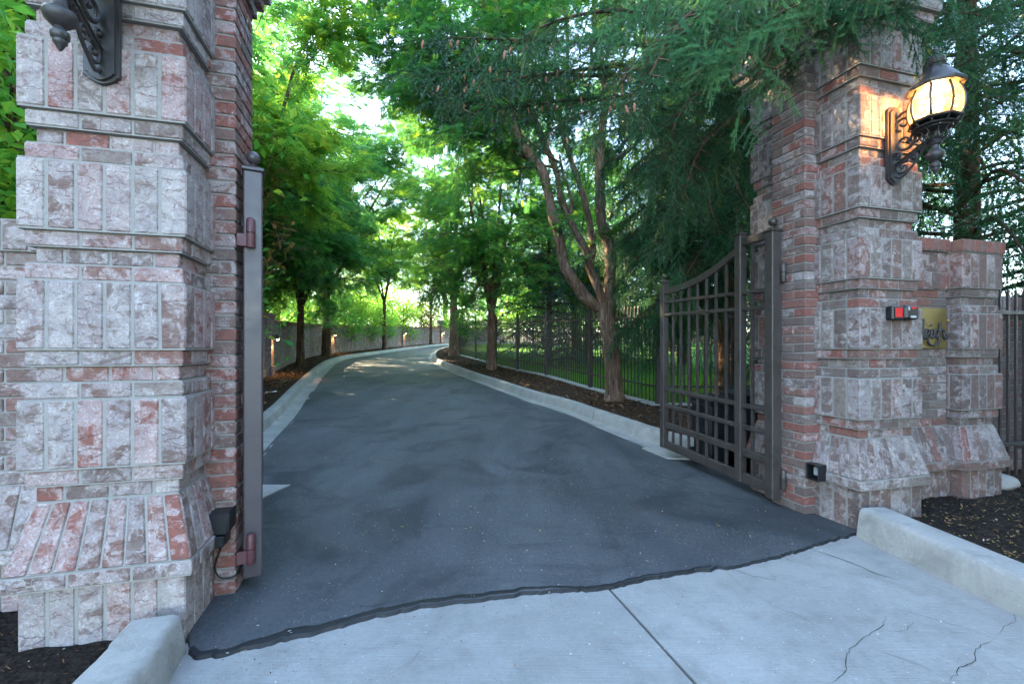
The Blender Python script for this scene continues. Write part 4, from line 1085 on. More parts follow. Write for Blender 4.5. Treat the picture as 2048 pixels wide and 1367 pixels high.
mb.add(VX, np.stack([i + j, i + 24 + j, i + 24 + k, i + k], -1).reshape(-1, 4)); o = mb.build('boulder', M['rock'], None, 180); o.location = (4.20, 3.93, .11); tag(o, 'rounded grey boulder at the foot of the black railing', 'boulder')

# ------------------------------------------------------------------ long wall beside the drive
root = empty('brick_boundary_wall', (-7.07, 13.3, float(hz(13.3))), 0, 'long brick wall with dark cap curving along the left of the drive', 'wall')
R0 = np.array(root.location)
wb = [('panel', -.15, .20, .03), ('panel', .20, .47, .0), ('course', .47, .53, .02), ('panel', .53, .98, 0.)] + courses(.98, 1.46) 
for i, (a, b) in enumerate(zip(WL[:-1], WL[1:])):
    za, zb = hz(a[1]) + .18 - R0[2], hz(b[1]) + .18 - R0[2]
    st = (((.35, 1), (.60, .16)), ((.3, 1), (.55, .16)))
    mb = MB(); wall_run(mb, a - R0[:2], b - R0[:2], wb, .25, za, zb, st); mb.build('wall_panel', BM, root)
    mb = MB(); wall_run(mb, a - R0[:2], b - R0[:2], [('cap', 1.46, 1.60, .03)], .25, za, zb, st); mb.build('cap', BM, root)
def on_wall(y):
    x = xat(WL, y); d = np.array([xat(WL, y + .3) - xat(WL, y - .3), .6]); d /= np.linalg.norm(d); return np.array([x, y]), d, np.array([d[1], -d[0]])
SCON = []
for y in (12.75, 24.6, 36.6, 46.5):
    p, d, n = on_wall(y); ang = math.atan2(d[1], d[0]); z0 = hz(y) + .18
    mb = MB(); bands = [('panel', -.15, .28, .03)] + courses(.28, 1.60)
    block(mb, -.24, .24, -.14, .2, bands, MID, ((.2, 1), (.5, .2)))
    soldier_cap(mb, -.28, .28, -.18, .24, 1.60, 1.74)
    o = mb.build('wall_pier', BM, root); o.location = (p[0] - R0[0], p[1] - R0[1], z0 - R0[2]); o.rotation_euler = (0, 0, ang)
    SCON.append((p + n * .14, ang, z0, p, n))
LABS = ['lit wall sconce nearest the edge-on gate leaf', 'lit wall sconce on the pier below the dark wide urn', 'lit wall sconce on the wall behind the thin bare trunks', 'lit wall sconce on the far pier below the pale urn']
for (p, ang, z0, pc, n), lab in zip(SCON, LABS):
    s = empty('wall_sconce', (p[0], p[1], z0 + 1.02), ang, lab, 'wall light', 'sconces along the drive wall')
    mb = MB(); hexes(mb, box_corners(-.05, .05, -.02, 0, -.04, .16), .004); tube(mb, cr([(0, -.02, .08), (0, -.07, .12), (0, -.11, .11)], .02), .012, 8); mb.build('bracket', M['iron'], s, 45)
    mb = MB(); lathe(mb, [(.085, -.02), (.088, -.015), (.07, .04), (.035, .085), (.02, .10), (.004, .12)], (0, -.13, .03), 14); mb.f = mb.f[:1]; mb.mi = mb.mi[:1]; mb.build('hood', M['iron'], s, 60)
    mb = MB(); lathe(mb, [(.01, .05), (.03, .02), (.034, -.01), (.022, -.04), (.004, -.055)], (0, -.13, .03), 12); mb.build('bulb', M['warmglow'], s, 180)
    ld = bpy.data.lights.new('sconce_light', 'SPOT'); ld.energy = 5; ld.color = (1, .50, .17); ld.spot_size = R(118); ld.spot_blend = .5; ld.shadow_soft_size = .03
    lo = bpy.data.objects.new('sconce_light', ld); COL.objects.link(lo); lo.location = (0, -.13, -.03); lo.parent = s
def urn(root, k=1.0):
    mb = MB(); lathe(mb, [(.22, 0), (.22, .05), (.13, .09), (.09, .14), (.11, .17)], (0, 0, 0), 24); mb.build('foot', M['stone'], root, 40)
    mb = MB(); lathe(mb, [(.11, .17), (.20, .20), (.29, .28), (.33, .38), (.35, .46), (.39, .50), (.395, .53), (.36, .54), (.33, .50), (.28, .44)], (0, 0, 0), 28); mb.build('bowl', M['stone'], root, 40)
for i, lab in ((1, 'dark wide stone urn on the wall pier under the trees'), (3, 'pale stone urn on the farthest wall pier by the bend')):
    p, ang, z0, pc, n = SCON[i]; q = pc - n * .03
    urn(empty('stone_urn', (q[0], q[1], z0 + 1.735), ang, lab, 'urn', 'urns on the wall piers'))
# ------------------------------------------------------------------ trees
def unit(v): 
    v = np.asarray(v, float); return v / (np.linalg.norm(v, axis=-1, keepdims=True) + 1e-9)
def frond_proto(pairs=8, L=.21, lf=.055, w=.34, droop=.25):
    """pinnate leaf along +x, drooping: leaflets are narrow rhombs; returns (k,4,3)"""
    q = []
    for i in range(pairs):
        t = (i + 1) / pairs; x = L * t; z = -droop * L * t * t
        s = lf * (1 - .45 * abs(t - .45))
        for sg in (-1, 1):
            d = np.array([.55, sg * .84, -.10]); d /= np.linalg.norm(d); n = np.array([-d[1], d[0], 0]) * s * w / 2
            b = np.array([x, 0, z]); q.append([b, b + d * s * .45 - n, b + d * s, b + d * s * .45 + n])
    return np.array(q)
def place(mb, proto, pos, ax, roll, sc, attr):
    """copies of proto (k,m,3) at pos with x axis along ax"""
    n = len(pos); k, m, _ = proto.shape
    x = unit(ax); up = np.broadcast_to(np.array([0, 0, 1.0]), x.shape)
    y = np.cross(up, x); bad = np.linalg.norm(y, axis=1) < 1e-3; y[bad] = [0, 1, 0]; y = unit(y); z = np.cross(x, y)
    c, s = np.cos(roll)[:, None], np.sin(roll)[:, None]
    y, z = y * c + z * s, z * c - y * s
    Bm = np.stack([x, y, z], 1) * np.asarray(sc).reshape(-1, 1, 1)
    V = np.einsum('kmj,njd->nkmd', proto, Bm) + pos[:, None, None]
    mb.add(V.reshape(-1, 3), np.arange(n * k * m).reshape(-1, m), np.repeat(attr, k * m, 0))
def wiggle(p, q, n, amp, r):
    t = np.linspace(0, 1, n)[:, None]; m = np.asarray(p) + (np.asarray(q) - np.asarray(p)) * t
    d = r.normal(0, amp, (n, 3)); d[0] = 0; d = np.cumsum(d, 0); d -= t * d[-1] * .7
    return m + d
class Tree:
    """a trunk with limbs, branches and twigs; twig points carry the foliage"""
    def __init__(s, seed):
        s.r = np.random.default_rng(seed); s.wood = MB(); s.tw = []; s.td = []
    def limb(s, pts, r0, r1, sides=10, step=.12):
        p = cr(pts, step); n = len(p); t = np.linspace(0, 1, n)
        k = r0 + (r1 - r0) * t ** .8
        k = k * (1 + .07 * s.r.normal(0, 1, n)) if sides > 7 else k
        p = p + s.r.normal(0, .004, p.shape)
        tube(s.wood, p, k, sides); return p
    def branch(s, p0, d, L, r0, lvl, maxl, nchild, spread=.8, up=.15, grav=0.):
        r = s.r; n = max(4, int(L / .16)); pts = [np.array(p0)]; d = unit(d)
        for i in range(n):
            d = unit(d + r.normal(0, .13, 3) + np.array([0, 0, up - grav * i / n]) * .16); pts.append(pts[-1] + d * L / n)
        pts = np.array(pts); tube(s.wood, pts, np.linspace(r0, r0 * .35 if lvl < maxl else .003, len(pts)), 6 if lvl < 2 else 4, caps=False)
        if lvl >= maxl:
            for i in range(1, len(pts)): s.tw.append(pts[i]); s.td.append(pts[i] - pts[i - 1])
            return
        for k in range(nchild):
            i = r.integers(int(n * .25), n + 1); dd = pts[i] - pts[i - 1]
            side = unit(np.cross(dd, r.normal(0, 1, 3))); side[2] *= .55
            s.branch(pts[i], unit(dd) * .65 + side * spread, L * r.uniform(.38, .62), max(.004, r0 * .42), lvl + 1, maxl, max(2, int(nchild * .75)), spread, up * .4, grav)
        s.tw.append(pts[-1]); s.td.append(pts[-1] - pts[-2])
    def leaves(s, per, sigma, proto, sc=(.75, 1.3), flat=.4, hue=(.45, .22), dens=None):
        P0 = np.repeat(np.array(s.tw), per, 0); D0 = np.repeat(unit(np.array(s.td)), per, 0); r = s.r; n = len(P0)
        pos = P0 + r.normal(0, sigma, (n, 3)) * np.array([1, 1, flat])
        ax = D0 * .45 + r.normal(0, .55, (n, 3)); ax[:, 2] = ax[:, 2] * .22 - .14
        clump = np.repeat(r.normal(0, .10, len(s.tw)), per)
        at = np.stack([np.clip(r.normal(hue[0], hue[1], n) + clump, 0, 1), r.uniform(0, 1, n), r.uniform(0, 1, n)], 1)
        mb = MB(); place(mb, proto, pos, ax, r.normal(0, .35, n), r.uniform(*sc, n), at); return mb
FR = frond_proto(7, .19, .056, .46); FR_S = frond_proto(5, .21, .078, .5); FR_N = frond_proto(11, .24, .048, .36)
def leaf_proto(L=.10, w=.055):
    return np.array([[[0, 0, 0], [L * .45, -w / 2, .008], [L, 0, -.012], [L * .45, w / 2, .008]]])
def locust(seed, h=8.5, fork=1.9, r0=.15, nl=5, spread=3.0, per=9, proto=FR, leafmat='locust', bark='bark2', lean=(0, 0), hue=(.45, .22), sigma=.11, limbs=None, low=0.0):
    """vase-shaped honey locust: trunk, rising limbs, feathery flat sprays"""
    t = Tree(seed); r = t.r
    base = np.array([0, 0, -.1]); fk = np.array([lean[0], lean[1], fork])
    fl = cr([base, base + np.array([lean[0] * .2, lean[1] * .2, fork * .35]), fk * np.array([.8, .8, .8]), fk], .1)
    k = r0 * (1 + .55 * np.exp(-np.linspace(0, 1, len(fl)) * 9)) * (1 - .18 * np.linspace(0, 1, len(fl)))
    tube(t.wood, fl + r.normal(0, .006, fl.shape), k, 14)
    for i in range(nl):
        a = i * 2 * np.pi / nl + r.uniform(-.4, .4); R_ = spread * r.uniform(.5, 1.0); H = h * r.uniform(.78, 1.05)
        u = np.array([math.cos(a), math.sin(a), 0])
        pts = [fk - np.array([0, 0, .12]), fk + u * R_ * .16 + np.array([0, 0, (H - fork) * .22]), fk + u * R_ * .42 + np.array([0, 0, (H - fork) * .55]) + r.normal(0, .15, 3), fk + u * R_ * .85 + np.array([0, 0, (H - fork)])]
        p = t.limb(pts, r0 * .52, .014, 9)
        m = len(p)
        for j in range(11):
            q = r.integers(int(m * (.18 - .08 * low)), m); d = unit(p[q] - p[q - 1]); aa = r.uniform(0, 6.28); s = np.array([math.cos(aa), math.sin(aa), r.uniform(-.1, .35)]) + u * .35
            t.branch(p[q], d * .35 + s, spread * r.uniform(.42, .75) * (1.15 - .5 * q / m), .028 * (1.2 - q / m), 1, 2, 6, .95, .12, .5)
        for j in range(int(3 * low)):
            q = r.integers(int(m * .12), int(m * .45)); aa = r.uniform(0, 6.28)
            t.branch(p[q], np.array([math.cos(aa), math.sin(aa), r.uniform(-.15, .1)]) + u * .3, spread * r.uniform(.45, .7), .022, 1, 2, 6, .95, -.05, .9)
    return t, t.leaves(per, sigma, proto, hue=hue)
def finish(t, lv, name, loc, rz, label, cat, group, leafmat, bark, sc=1.0):
    root = empty(name, loc, rz, label, cat, group); root.scale = (sc,) * 3
    t.wood.build('trunk', M[bark], root, 60); lv.build('crown', M[leafmat], root); return root
def dup(root, loc, rz, sc, label, leafmat=None):
    c = copy_tree(root); c.location = loc; c.rotation_euler = (0, 0, rz); c.scale = (sc,) * 3 if np.isscalar(sc) else sc; c['label'] = label
    if leafmat:
        for ch in c.children:
            if ch.name.startswith('crown'):
                ch.material_slots[0].link = 'OBJECT'; ch.material_slots[0].material = M[leafmat]
    return c
def gz(x, y, dz=.12): return (x, y, float(hz(y)) + dz)

GL = 'honey locusts left of the drive'; GR = 'honey locusts right of the drive'
t, lv = locust(11, 8.6, 2.1, .13, 5, 3.2, 13, FR, low=1.2, hue=(.45, .2))
LA = finish(t, lv, 'honey_locust_tree', gz(-7.9, 17.0), 0.4, 'dark-trunked locust nearest the edge-on gate leaf', 'tree', GL, 'locust', 'bark2', 1.1)
t, lv = locust(12, 9.6, 2.0, .14, 5, 3.6, 9, FR_S, hue=(.55, .24), low=.6)
LB = finish(t, lv, 'honey_locust_tree', gz(-9.1, 22.3), 1.2, 'forked locust left of the wide dark urn', 'tree', GL, 'locust', 'bark2', 1.5)
t, lv = locust(13, 8.0, 2.6, .10, 4, 2.4, 9, FR_S, hue=(.62, .22))
LCc = finish(t, lv, 'honey_locust_tree', gz(-8.7, 31), 2.2, 'slim straight locust in front of the shrubs on the wall', 'tree', GL, 'bright', 'bark2', 1.3)
dup(LCc, gz(-7.5, 42), .6, 1.35, 'thin locust by the wall close to the pale far urn')
NBT = dup(LCc, gz(-5.45, 9.5, .2), 2.9, 1.12, 'leafy locust standing behind the pale pillar')
dup(LA, gz(-8.5, 12.8, .2), 2.0, 1.3, 'tall locust crown above the wall behind the gate leaf')
dup(LB, gz(-12.6, 28.0, .2), 4.0, 1.6, 'locust crown rising behind the wall left of the sky gap')
# right side
t, lv = locust(21, 9.2, 1.9, .165, 6, 3.5, 8, FR, hue=(.58, .24), low=1.0)
RA = finish(t, lv, 'honey_locust_tree', gz(-.69, 15.3), 0.9, 'many-limbed locust with a pale cut stub, middle one on the right', 'tree', GR, 'locust', 'bark')
dup(LA, gz(2.6, 19.0, .1), 1.3, 1.0, 'locust on the lawn behind the middle of the railing', 'bright')
t, lv = locust(22, 9.8, 2.2, .19, 5, 3.6, 8, FR_S, hue=(.62, .24))
RB = finish(t, lv, 'honey_locust_tree', gz(-2.98, 23.3), 0.2, 'locust at the kerb by the far end of the railing', 'tree', GR, 'bright', 'bark', 1.25)
mb = MB(); tube(mb, [(.16, -.17, 1.62), (.20, -.24, 1.66)], .045, 10); mb.build('cut_stub', M['white'], None)  # replaced below
st = bpy.data.objects['cut_stub']; st.parent = RA; st.data.materials.clear(); st.data.materials.append(M['cutwood'])

# the big multi-stemmed locust beside the railing, limb by limb
bx, by = 1.91, 8.47; bz = float(hz(by)) + .12
def L3(px, py, d): return P(px, py, d) - np.array([bx, by, bz])
t = Tree(31); r = t.r
trunk = cr([(0, 0, -.12), (0, 0, .12), L3(1227, 745, by), L3(1222, 690, by), L3(1214, 640, by), L3(1208, 606, by)], .08)
k = np.interp(np.linspace(0, 1, len(trunk)), [0, .06, .16, .5, .85, 1], [.30, .235, .165, .145, .155, .165])
tube(t.wood, trunk + r.normal(0, .006, trunk.shape), k, 18)
stems = [([(1212, 625, 8.47), (1176, 600, 8.42), (1150, 566, 8.38), (1130, 535, 8.35), (1116, 470, 8.3), (1098, 395, 8.25), (1082, 335, 8.2), (1040, 284, 8.1), (1012, 190, 8.0), (1000, 60, 8.0), (975, -80, 8.0)], .115, .05),
         ([(1210, 610, 8.5), (1190, 560, 8.55), (1178, 530, 8.6), (1172, 500, 8.62), (1146, 455, 8.65), (1125, 405, 8.7), (1112, 340, 8.7), (1080, 270, 8.7), (1060, 200, 8.8), (1050, 60, 8.9)], .085, .035),
         ([(1180, 535, 8.6), (1186, 490, 8.7), (1176, 430, 8.75), (1160, 370, 8.8), (1135, 300, 8.85), (1120, 230, 8.9), (1135, 90, 9), (1120, -60, 9.1)], .065, .03),
         ([(1218, 640, 8.5), (1220, 570, 8.6), (1220, 495, 8.7), (1204, 450, 8.75), (1200, 380, 8.8), (1200, 300, 8.85), (1210, 180, 8.9), (1190, 40, 9), (1200, -120, 9.1)], .125, .05),
         ([(1140, 445, 8.65), (1143, 400, 8.6), (1130, 360, 8.6), (1118, 310, 8.55)], .04, .02)]
for pts, a, b in stems:
    p = t.limb([L3(*q) for q in pts], a, b, 10); m = len(p)
    nb = 12 if len(pts) > 6 else 2
    for j in range(nb):
        q = r.integers(int(m * .5), m); d = unit(p[q] - p[q - 1]); aa = r.uniform(0, 6.28)
        if p[q][2] < 3.5: continue
        t.branch(p[q], d * .3 + np.array([math.cos(aa) - .35, math.sin(aa), .2]), r.uniform(1.3, 2.4), .026, 1, 2, 6, .95, .12, .5)
# long arching limbs over the drive
for pts in ([(1000, 120, 8.0), (940, 150, 8.3), (880, 132, 8.6), (800, 110, 9.0), (720, 70, 9.4)], [(1030, 270, 8.1), (960, 215, 8.5), (900, 180, 8.9), (860, 175, 9.4), (780, 150, 10)], [(1084, 330, 8.2), (1020, 300, 8.6), (960, 262, 9), (900, 250, 9.5)],
            [(990, 20, 8.0), (900, -40, 8.4), (800, -60, 8.6), (680, -40, 9)], [(1200, 330, 8.9), (1260, 300, 9.4), (1320, 230, 10)]):
    p = t.limb([L3(*q) for q in pts], .05, .012, 8); m = len(p)
    for j in range(14):
        q = r.integers(3, m); d = unit(p[q] - p[q - 1]); aa = r.uniform(0, 6.28)
        t.branch(p[q], d * .6 + np.array([math.cos(aa), math.sin(aa), .1]), r.uniform(.8, 1.7), .016, 1, 2, 5, .95, .05, .6)
for px, py, d in ((1110, 455, 8.3), (1135, 470, 8.5), (1180, 470, 8.6), (1190, 520, 8.6), (1085, 380, 8.3)):
    t.branch(L3(px, py, d), r.normal(0, 1, 3) * np.array([1, .6, .3]), .5, .008, 2, 2, 3)
lv = t.leaves(8, .10, FR, hue=(.52, .24))
finish(t, lv, 'honey_locust_tree', (bx, by, bz), 0, 'big multi-stemmed locust with shaggy pale bark beside the railing', 'tree', GR, 'locust', 'bark')

# a withered branch on the tree behind the pale pillar
t = Tree(35); r = t.r; o3 = np.array([-5.45, 9.5, float(hz(9.5)) + .2])
for pts in ([(470, 420, 9.4), (510, 400, 8.4), (540, 330, 7.8), (545, 250, 7.6)], [(480, 560, 9.2), (520, 540, 8.2), (560, 500, 7.7), (572, 470, 7.6)], [(470, 330, 9.4), (505, 290, 8.2), (530, 240, 7.9)]):
    p = t.limb([P(*q) - o3 for q in pts], .016, .004, 6); m = len(p)
    for j in range(16):
        q = r.integers(3, m); t.branch(p[q], unit(p[q] - p[q - 1]) * .5 + r.normal(0, .7, 3), r.uniform(.3, .7), .006, 2, 2, 3)
lv = t.leaves(2, .10, FR, (.5, .9), hue=(.5, .3))
NB = NBT; t.wood.build('withered_branch', M['twig'], NB, 60).matrix_parent_inverse.identity()
lv.build('withered_leaves', M['dry'], NB)
for o in NB.children:
    if o.name.startswith('withered'):
        o.rotation_euler = (0, 0, -2.9); o.scale = (1 / 1.12,) * 3

# ------------------------------------------------------------------ conifers
def spray_proto(L=.34, n_side=6, step=.006, nl=.018, nw=.0042, seed=1, droop=.25):
    """a spruce twig along +x with side twigs, all set with needles; triangles (k,3,3)"""
    r = np.random.default_rng(seed); segs = [(np.array([0., 0, 0]), np.array([L, 0, -droop * L * .5]))]
    for i in range(n_side):
        t = .12 + .7 * i / n_side; s = 1 if i % 2 else -1; l = L * (.62 - .38 * t)
        b = segs[0][1] * t; d = unit(np.array([.72, s * .66, -.18 + r.normal(0, .08)])); segs.append((b, b + d * l))
    T = []
    for a, b in segs:
        d = b - a; l = np.linalg.norm(d); d = d / l; n = int(l / step)
        u = unit(np.cross(d, [0, 0, 1.])); v = np.cross(u, d)
        for i in range(n):
            p = a + d * l * (i + r.uniform(0, 1)) / n; an = r.uniform(-.6, np.pi + .6); rd = u * math.cos(an) + v * math.sin(an)
            tip = p + (d * .62 + rd * .78) * nl * r.uniform(.8, 1.15) * (1 if i < n - 4 else .8); sd = np.cross(rd, d) * nw / 2
            T.append([p - sd, p + sd, tip])
    return np.array(T)
SP = spray_proto(.34, 5, .0046, .026, .0062, 1); SP_F = spray_proto(.44, 4, .0105, .030, .012, 2); SP_N = spray_proto(.30, 5, .0022, .024, .0036, 3, .4)
def stem_proto(L, n_side, droop, w=.0045):
    T = []
    r = np.random.default_rng(99); e = np.array([L, 0, -droop * L * .5]); segs = [(np.zeros(3), e)]
    for i in range(n_side):
        t = .12 + .7 * i / n_side; s = 1 if i % 2 else -1; b = e * t; segs.append((b, b + unit(np.array([.72, s * .66, -.18])) * L * (.62 - .38 * t) * .7))
    for a, b in segs:
        d = unit(b - a); u = np.cross(d, [0, 0, 1.]) * w / 2; v = np.array([0, 0, w / 2])
        T += [[a - u, a + u, b], [a - v, a + v, b]]
    return np.array(T)
ST = stem_proto(.33, 5, .25); ST_N = stem_proto(.29, 5, .4, .0035)
class Spruce(Tree):
    def __init__(s, seed): super().__init__(seed); s.pos = []; s.ax = []; s.sc = []; s.cones = []
    def strand(s, p, d, n, sc, swing=.12):
        r = s.r; p = np.array(p, float); d = unit(d)
        for i in range(n):
            s.pos.append(p.copy()); s.ax.append(d.copy()); s.sc.append(sc * r.uniform(.8, 1.15)); p = p + d * .27 * sc
            d = unit(d + r.normal(0, swing, 3) + np.array([0, 0, -.45]))
        return p
    def bough(s, pts, r0, hang, spacing=.09, sc=1.0, side=.5, tipn=3, start=.15, wsp=1.0):
        """a main branch: drooping curtains below, flat side shoots, spray at the tip"""
        r = s.r; p = cr(pts, .07); n = len(p); tube(s.wood, p, np.linspace(r0, .006, n), 7)
        L = 0; T = np.gradient(p, axis=0); T = unit(T); acc = 0
        for i in range(1, n):
            acc += np.linalg.norm(p[i] - p[i - 1])
            t = i / n
            if t < start or acc < spacing: continue
            acc = 0; d = T[i]; u = unit(np.cross(d, [0, 0, 1.]))
            for sg in (-1, 1):
                w = wsp * side * r.uniform(.3, 1.1) * (1.1 - .6 * t); nb = max(1, int(w / .24)); q = p[i].copy(); dd = unit(d * .7 + u * sg + np.array([0, 0, -.12]))
                prev = [q.copy()]
                for k in range(nb):
                    s.pos.append(q.copy()); s.ax.append(dd.copy()); s.sc.append(sc * r.uniform(.8, 1.15))
                    q = q + dd * .25 * sc; dd = unit(dd + r.normal(0, .12, 3) + np.array([0, 0, -.22])); prev.append(q.copy())
                    if r.uniform() < .85: s.strand(q, d * .25 + r.normal(0, .25, 3) + np.array([0, 0, -.8]), max(1, int(hang * r.uniform(.4, 1.2) / .27)), sc * .92)
                tube(s.wood, np.array(prev), np.linspace(.007, .003, len(prev)), 4, caps=False)
            if r.uniform() < .8: s.strand(p[i], d * .3 + r.normal(0, .3, 3) + np.array([0, 0, -.9]), max(1, int(hang * r.uniform(.5, 1.3) / .27)), sc)
        for k in range(tipn): s.strand(p[-1], T[-1] + r.normal(0, .35, 3), 2, sc)
    def needles(s, proto, hue=(.42, .26), stems=None):
        n = len(s.pos); r = s.r; P_ = np.array(s.pos)
        cl = vnoise(P_[:, 0] + P_[:, 2], P_[:, 1] - P_[:, 2], 1.1, 9) * .12
        at = np.stack([np.clip(r.normal(hue[0], hue[1], n) + cl, 0, 1), r.uniform(0, 1, n), r.uniform(0, 1, n)], 1)
        mb = MB(); rl = r.uniform(-1, 1, n); place(mb, proto, P_, np.array(s.ax), rl, np.array(s.sc), at)
        if stems is not None:
            s.stem = MB(); place(s.stem, stems, P_, np.array(s.ax), rl, np.array(s.sc), at)
        return mb
def spruce_cone_mesh():
    mb = MB(); lathe(mb, [(.003, 0), (.010, -.006), (.0155, -.025), (.0165, -.05), (.0135, -.08), (.008, -.10), (.002, -.112)], (0, 0, 0), 9)
    return mb
# Norway spruce whose boughs hang over the drive and the right pillar
nx, ny = 4.05, 8.5; nz = float(hz(ny)) + .12
def N3(px, py, d): return P(px, py, d) - np.array([nx, ny, nz])
s = Spruce(41); r = s.r
tr = cr([(0, 0, -.1), (.02, 0, 1.2), (0, .03, 3), (-.03, 0, 6), (.0, 0, 10), (0, 0, 13.5)], .2)
tube(s.wood, tr, np.interp(np.linspace(0, 1, len(tr)), [0, .02, .1, 1], [.34, .27, .22, .03]), 16)
def Tz(z): return np.array([0, 0, z - nz])
B = [  # (height on the trunk, way points px,py,D, hang, scale)
    (5.4, [(1300, 150, 7.6), (1120, 150, 6.9), (980, 140, 6.4), (850, 150, 6.2)], .75, 1.0), (5.0, [(1280, 190, 7.6), (1140, 200, 7.0), (1020, 215, 6.7), (930, 205, 6.5)], .8, 1.0),
    (5.9, [(1340, 90, 7.3), (1180, 85, 6.5), (1050, 80, 6.0), (900, 75, 5.8)], .6, 1.0), (6.3, [(1380, 30, 7.0), (1250, 20, 6.0), (1120, 40, 5.4), (1010, 95, 5.1)], .6, .95),
    (4.6, [(1330, 250, 7.8), (1230, 260, 7.3), (1150, 285, 7.0)], .95, 1.0), (4.9, [(1340, 215, 7.4), (1250, 210, 6.6), (1170, 225, 6.2), (1090, 265, 6.0)], .7, 1.0),
    (4.3, [(1380, 300, 7.7), (1300, 320, 7.3), (1240, 370, 7.1)], .95, 1.0), (3.7, [(1390, 390, 7.9), (1320, 420, 7.6), (1250, 480, 7.5)], .8, 1.0),
    (5.6, [(1400, 120, 7.0), (1330, 100, 5.9), (1270, 130, 5.2), (1220, 200, 5.0)], .75, .95), (6.0, [(1430, 60, 6.6), (1400, 20, 5.2), (1350, 60, 4.6), (1300, 150, 4.4)], .7, .9),
    (5.1, [(1440, 190, 7.0), (1410, 180, 6.0), (1360, 230, 5.5), (1330, 310, 5.4)], .9, .95), (4.7, [(1470, 240, 7.2), (1450, 250, 6.4), (1400, 300, 6.0), (1370, 380, 5.9)], .9, .95),
    (4.1, [(1480, 330, 7.3), (1470, 360, 6.4), (1500, 420, 5.8)], .65, .95), (3.9, [(1440, 360, 7.6), (1420, 400, 7.0), (1440, 470, 6.6)], .75, .95),
    (6.4, [(1520, -40, 6.6), (1560, -120, 5.0), (1570, -60, 3.9), (1545, 40, 3.5)], .45, .8), (6.5, [(1560, -60, 6.4), (1640, -190, 4.6), (1700, -160, 3.6), (1730, -40, 2.95)], .42, .8),
    (6.5, [(1540, -60, 5.5), (1580, -150, 4.2), (1620, -60, 3.3), (1650, 20, 3.05)], .55, .8), (6.6, [(1640, -160, 5.0), (1720, -180, 3.8), (1760, -60, 3.05), (1790, 10, 2.9)], .5, .8), (6.1, [(1480, -20, 6.0), (1520, -60, 4.5), (1570, 20, 3.75), (1590, 100, 3.55)], .6, .85), (6.4, [(1560, -100, 5.2), (1640, -130, 4.0), (1690, -40, 3.3), (1700, 30, 3.05)], .5, .8), (5.6, [(1470, 60, 6.4), (1490, 40, 5.2), (1520, 110, 4.4), (1530, 190, 4.2)], .7, .9),
    (6.7, [(1600, -80, 6.4), (1720, -240, 4.6), (1800, -170, 3.6), (1830, -40, 3.0)], .4, .8), (6.2, [(1500, -10, 6.8), (1480, -60, 5.4), (1470, -10, 4.4), (1450, 90, 4.0)], .55, .85),
    (6.6, [(1480, -60, 6.6), (1500, -180, 4.8), (1590, -160, 3.7), (1640, -60, 3.1)], .45, .8), (3.0, [(1420, 520, 7.9), (1370, 560, 7.5), (1330, 610, 7.3)], .5, 1.0),
    (3.2, [(1500, 470, 7.6), (1530, 500, 7.0), (1540, 560, 6.5)], .5, 1.0), (3.4, [(1360, 470, 8.3), (1290, 500, 8.2), (1240, 560, 8.2)], .6, 1.0), (4.4, [(1450, 280, 7.2), (1420, 270, 6.4), (1390, 330, 6.0), (1350, 430, 5.9)], 1.0, .95), (4.0, [(1430, 330, 7.6), (1390, 350, 7.0), (1350, 400, 6.7), (1310, 480, 6.6)], .9, 1.0), (3.6, [(1470, 400, 7.6), (1470, 420, 7.0), (1490, 480, 6.6)], .8, 1.0),
    (4.8, [(1330, 240, 8.2), (1270, 260, 8.0), (1210, 330, 8.0)], .9, 1.0), (5.3, [(1440, 160, 6.8), (1460, 150, 5.6), (1490, 210, 5.0), (1500, 290, 4.8)], .8, .95), (5.7, [(1250, 130, 7.2), (1080, 150, 6.4), (930, 170, 5.9)], .7, 1.0), (2.5, [(1400, 610, 8.3), (1340, 650, 8.1), (1290, 720, 8.0)], .5, 1.0)]
ax_, ay_ = 3.20, 5.35; az_ = float(hz(ay_)) + .12
def A3(px, py, d): return P(px, py, d) - np.array([ax_, ay_, az_])
sA = Spruce(47)
tA = cr([(0, 0, -.1), (.02, 0, 1.2), (0, .02, 3), (.03, 0, 6), (.0, 0, 9.5)], .2); tube(sA.wood, tA, np.interp(np.linspace(0, 1, len(tA)), [0, .02, .1, 1], [.30, .23, .19, .03]), 16)
for zt_, pts, hang, sc in B:
    if pts[-1][2] < 6.95 and not (pts[-1][0] > 1420 and pts[-1][1] > 180):
        k_ = .66 if pts[-1][2] > 4.3 else (.82 if pts[-1][2] > 3.6 else 1.0)
        q = [A3(px, py, max(2.75, d * k_)) for px, py, d in pts]; z0 = q[0][2] + .25
        q = [np.array([0, 0, z0])] + [q[0] * np.array([.55, .55, 0]) + np.array([0, 0, z0 - .05])] * (np.linalg.norm(q[0][:2]) > 1.2) + q
        sA.bough(q, .040, hang * .72, .105, .82, .52, 3, .2, .9)
    else:
        s.bough([Tz(zt_) * 1.0] + [N3(*q) for q in pts], .055, hang, .095, sc, .62)
for k in range(34):   # its own crown, turned away from the drive
    z = 4.4 + 4.8 * k / 34; a = r.uniform(-1.2, 2.4); L = (9.6 - z) * .36 * r.uniform(.8, 1.1) + .3
    e = np.array([math.cos(a) * L, math.sin(a) * L, 0]); sA.bough([(0, 0, z), e * .4 + np.array([0, 0, z + .1]), e + np.array([0, 0, z - .3 * L])], .03, .5, .2, 1.1, .5)
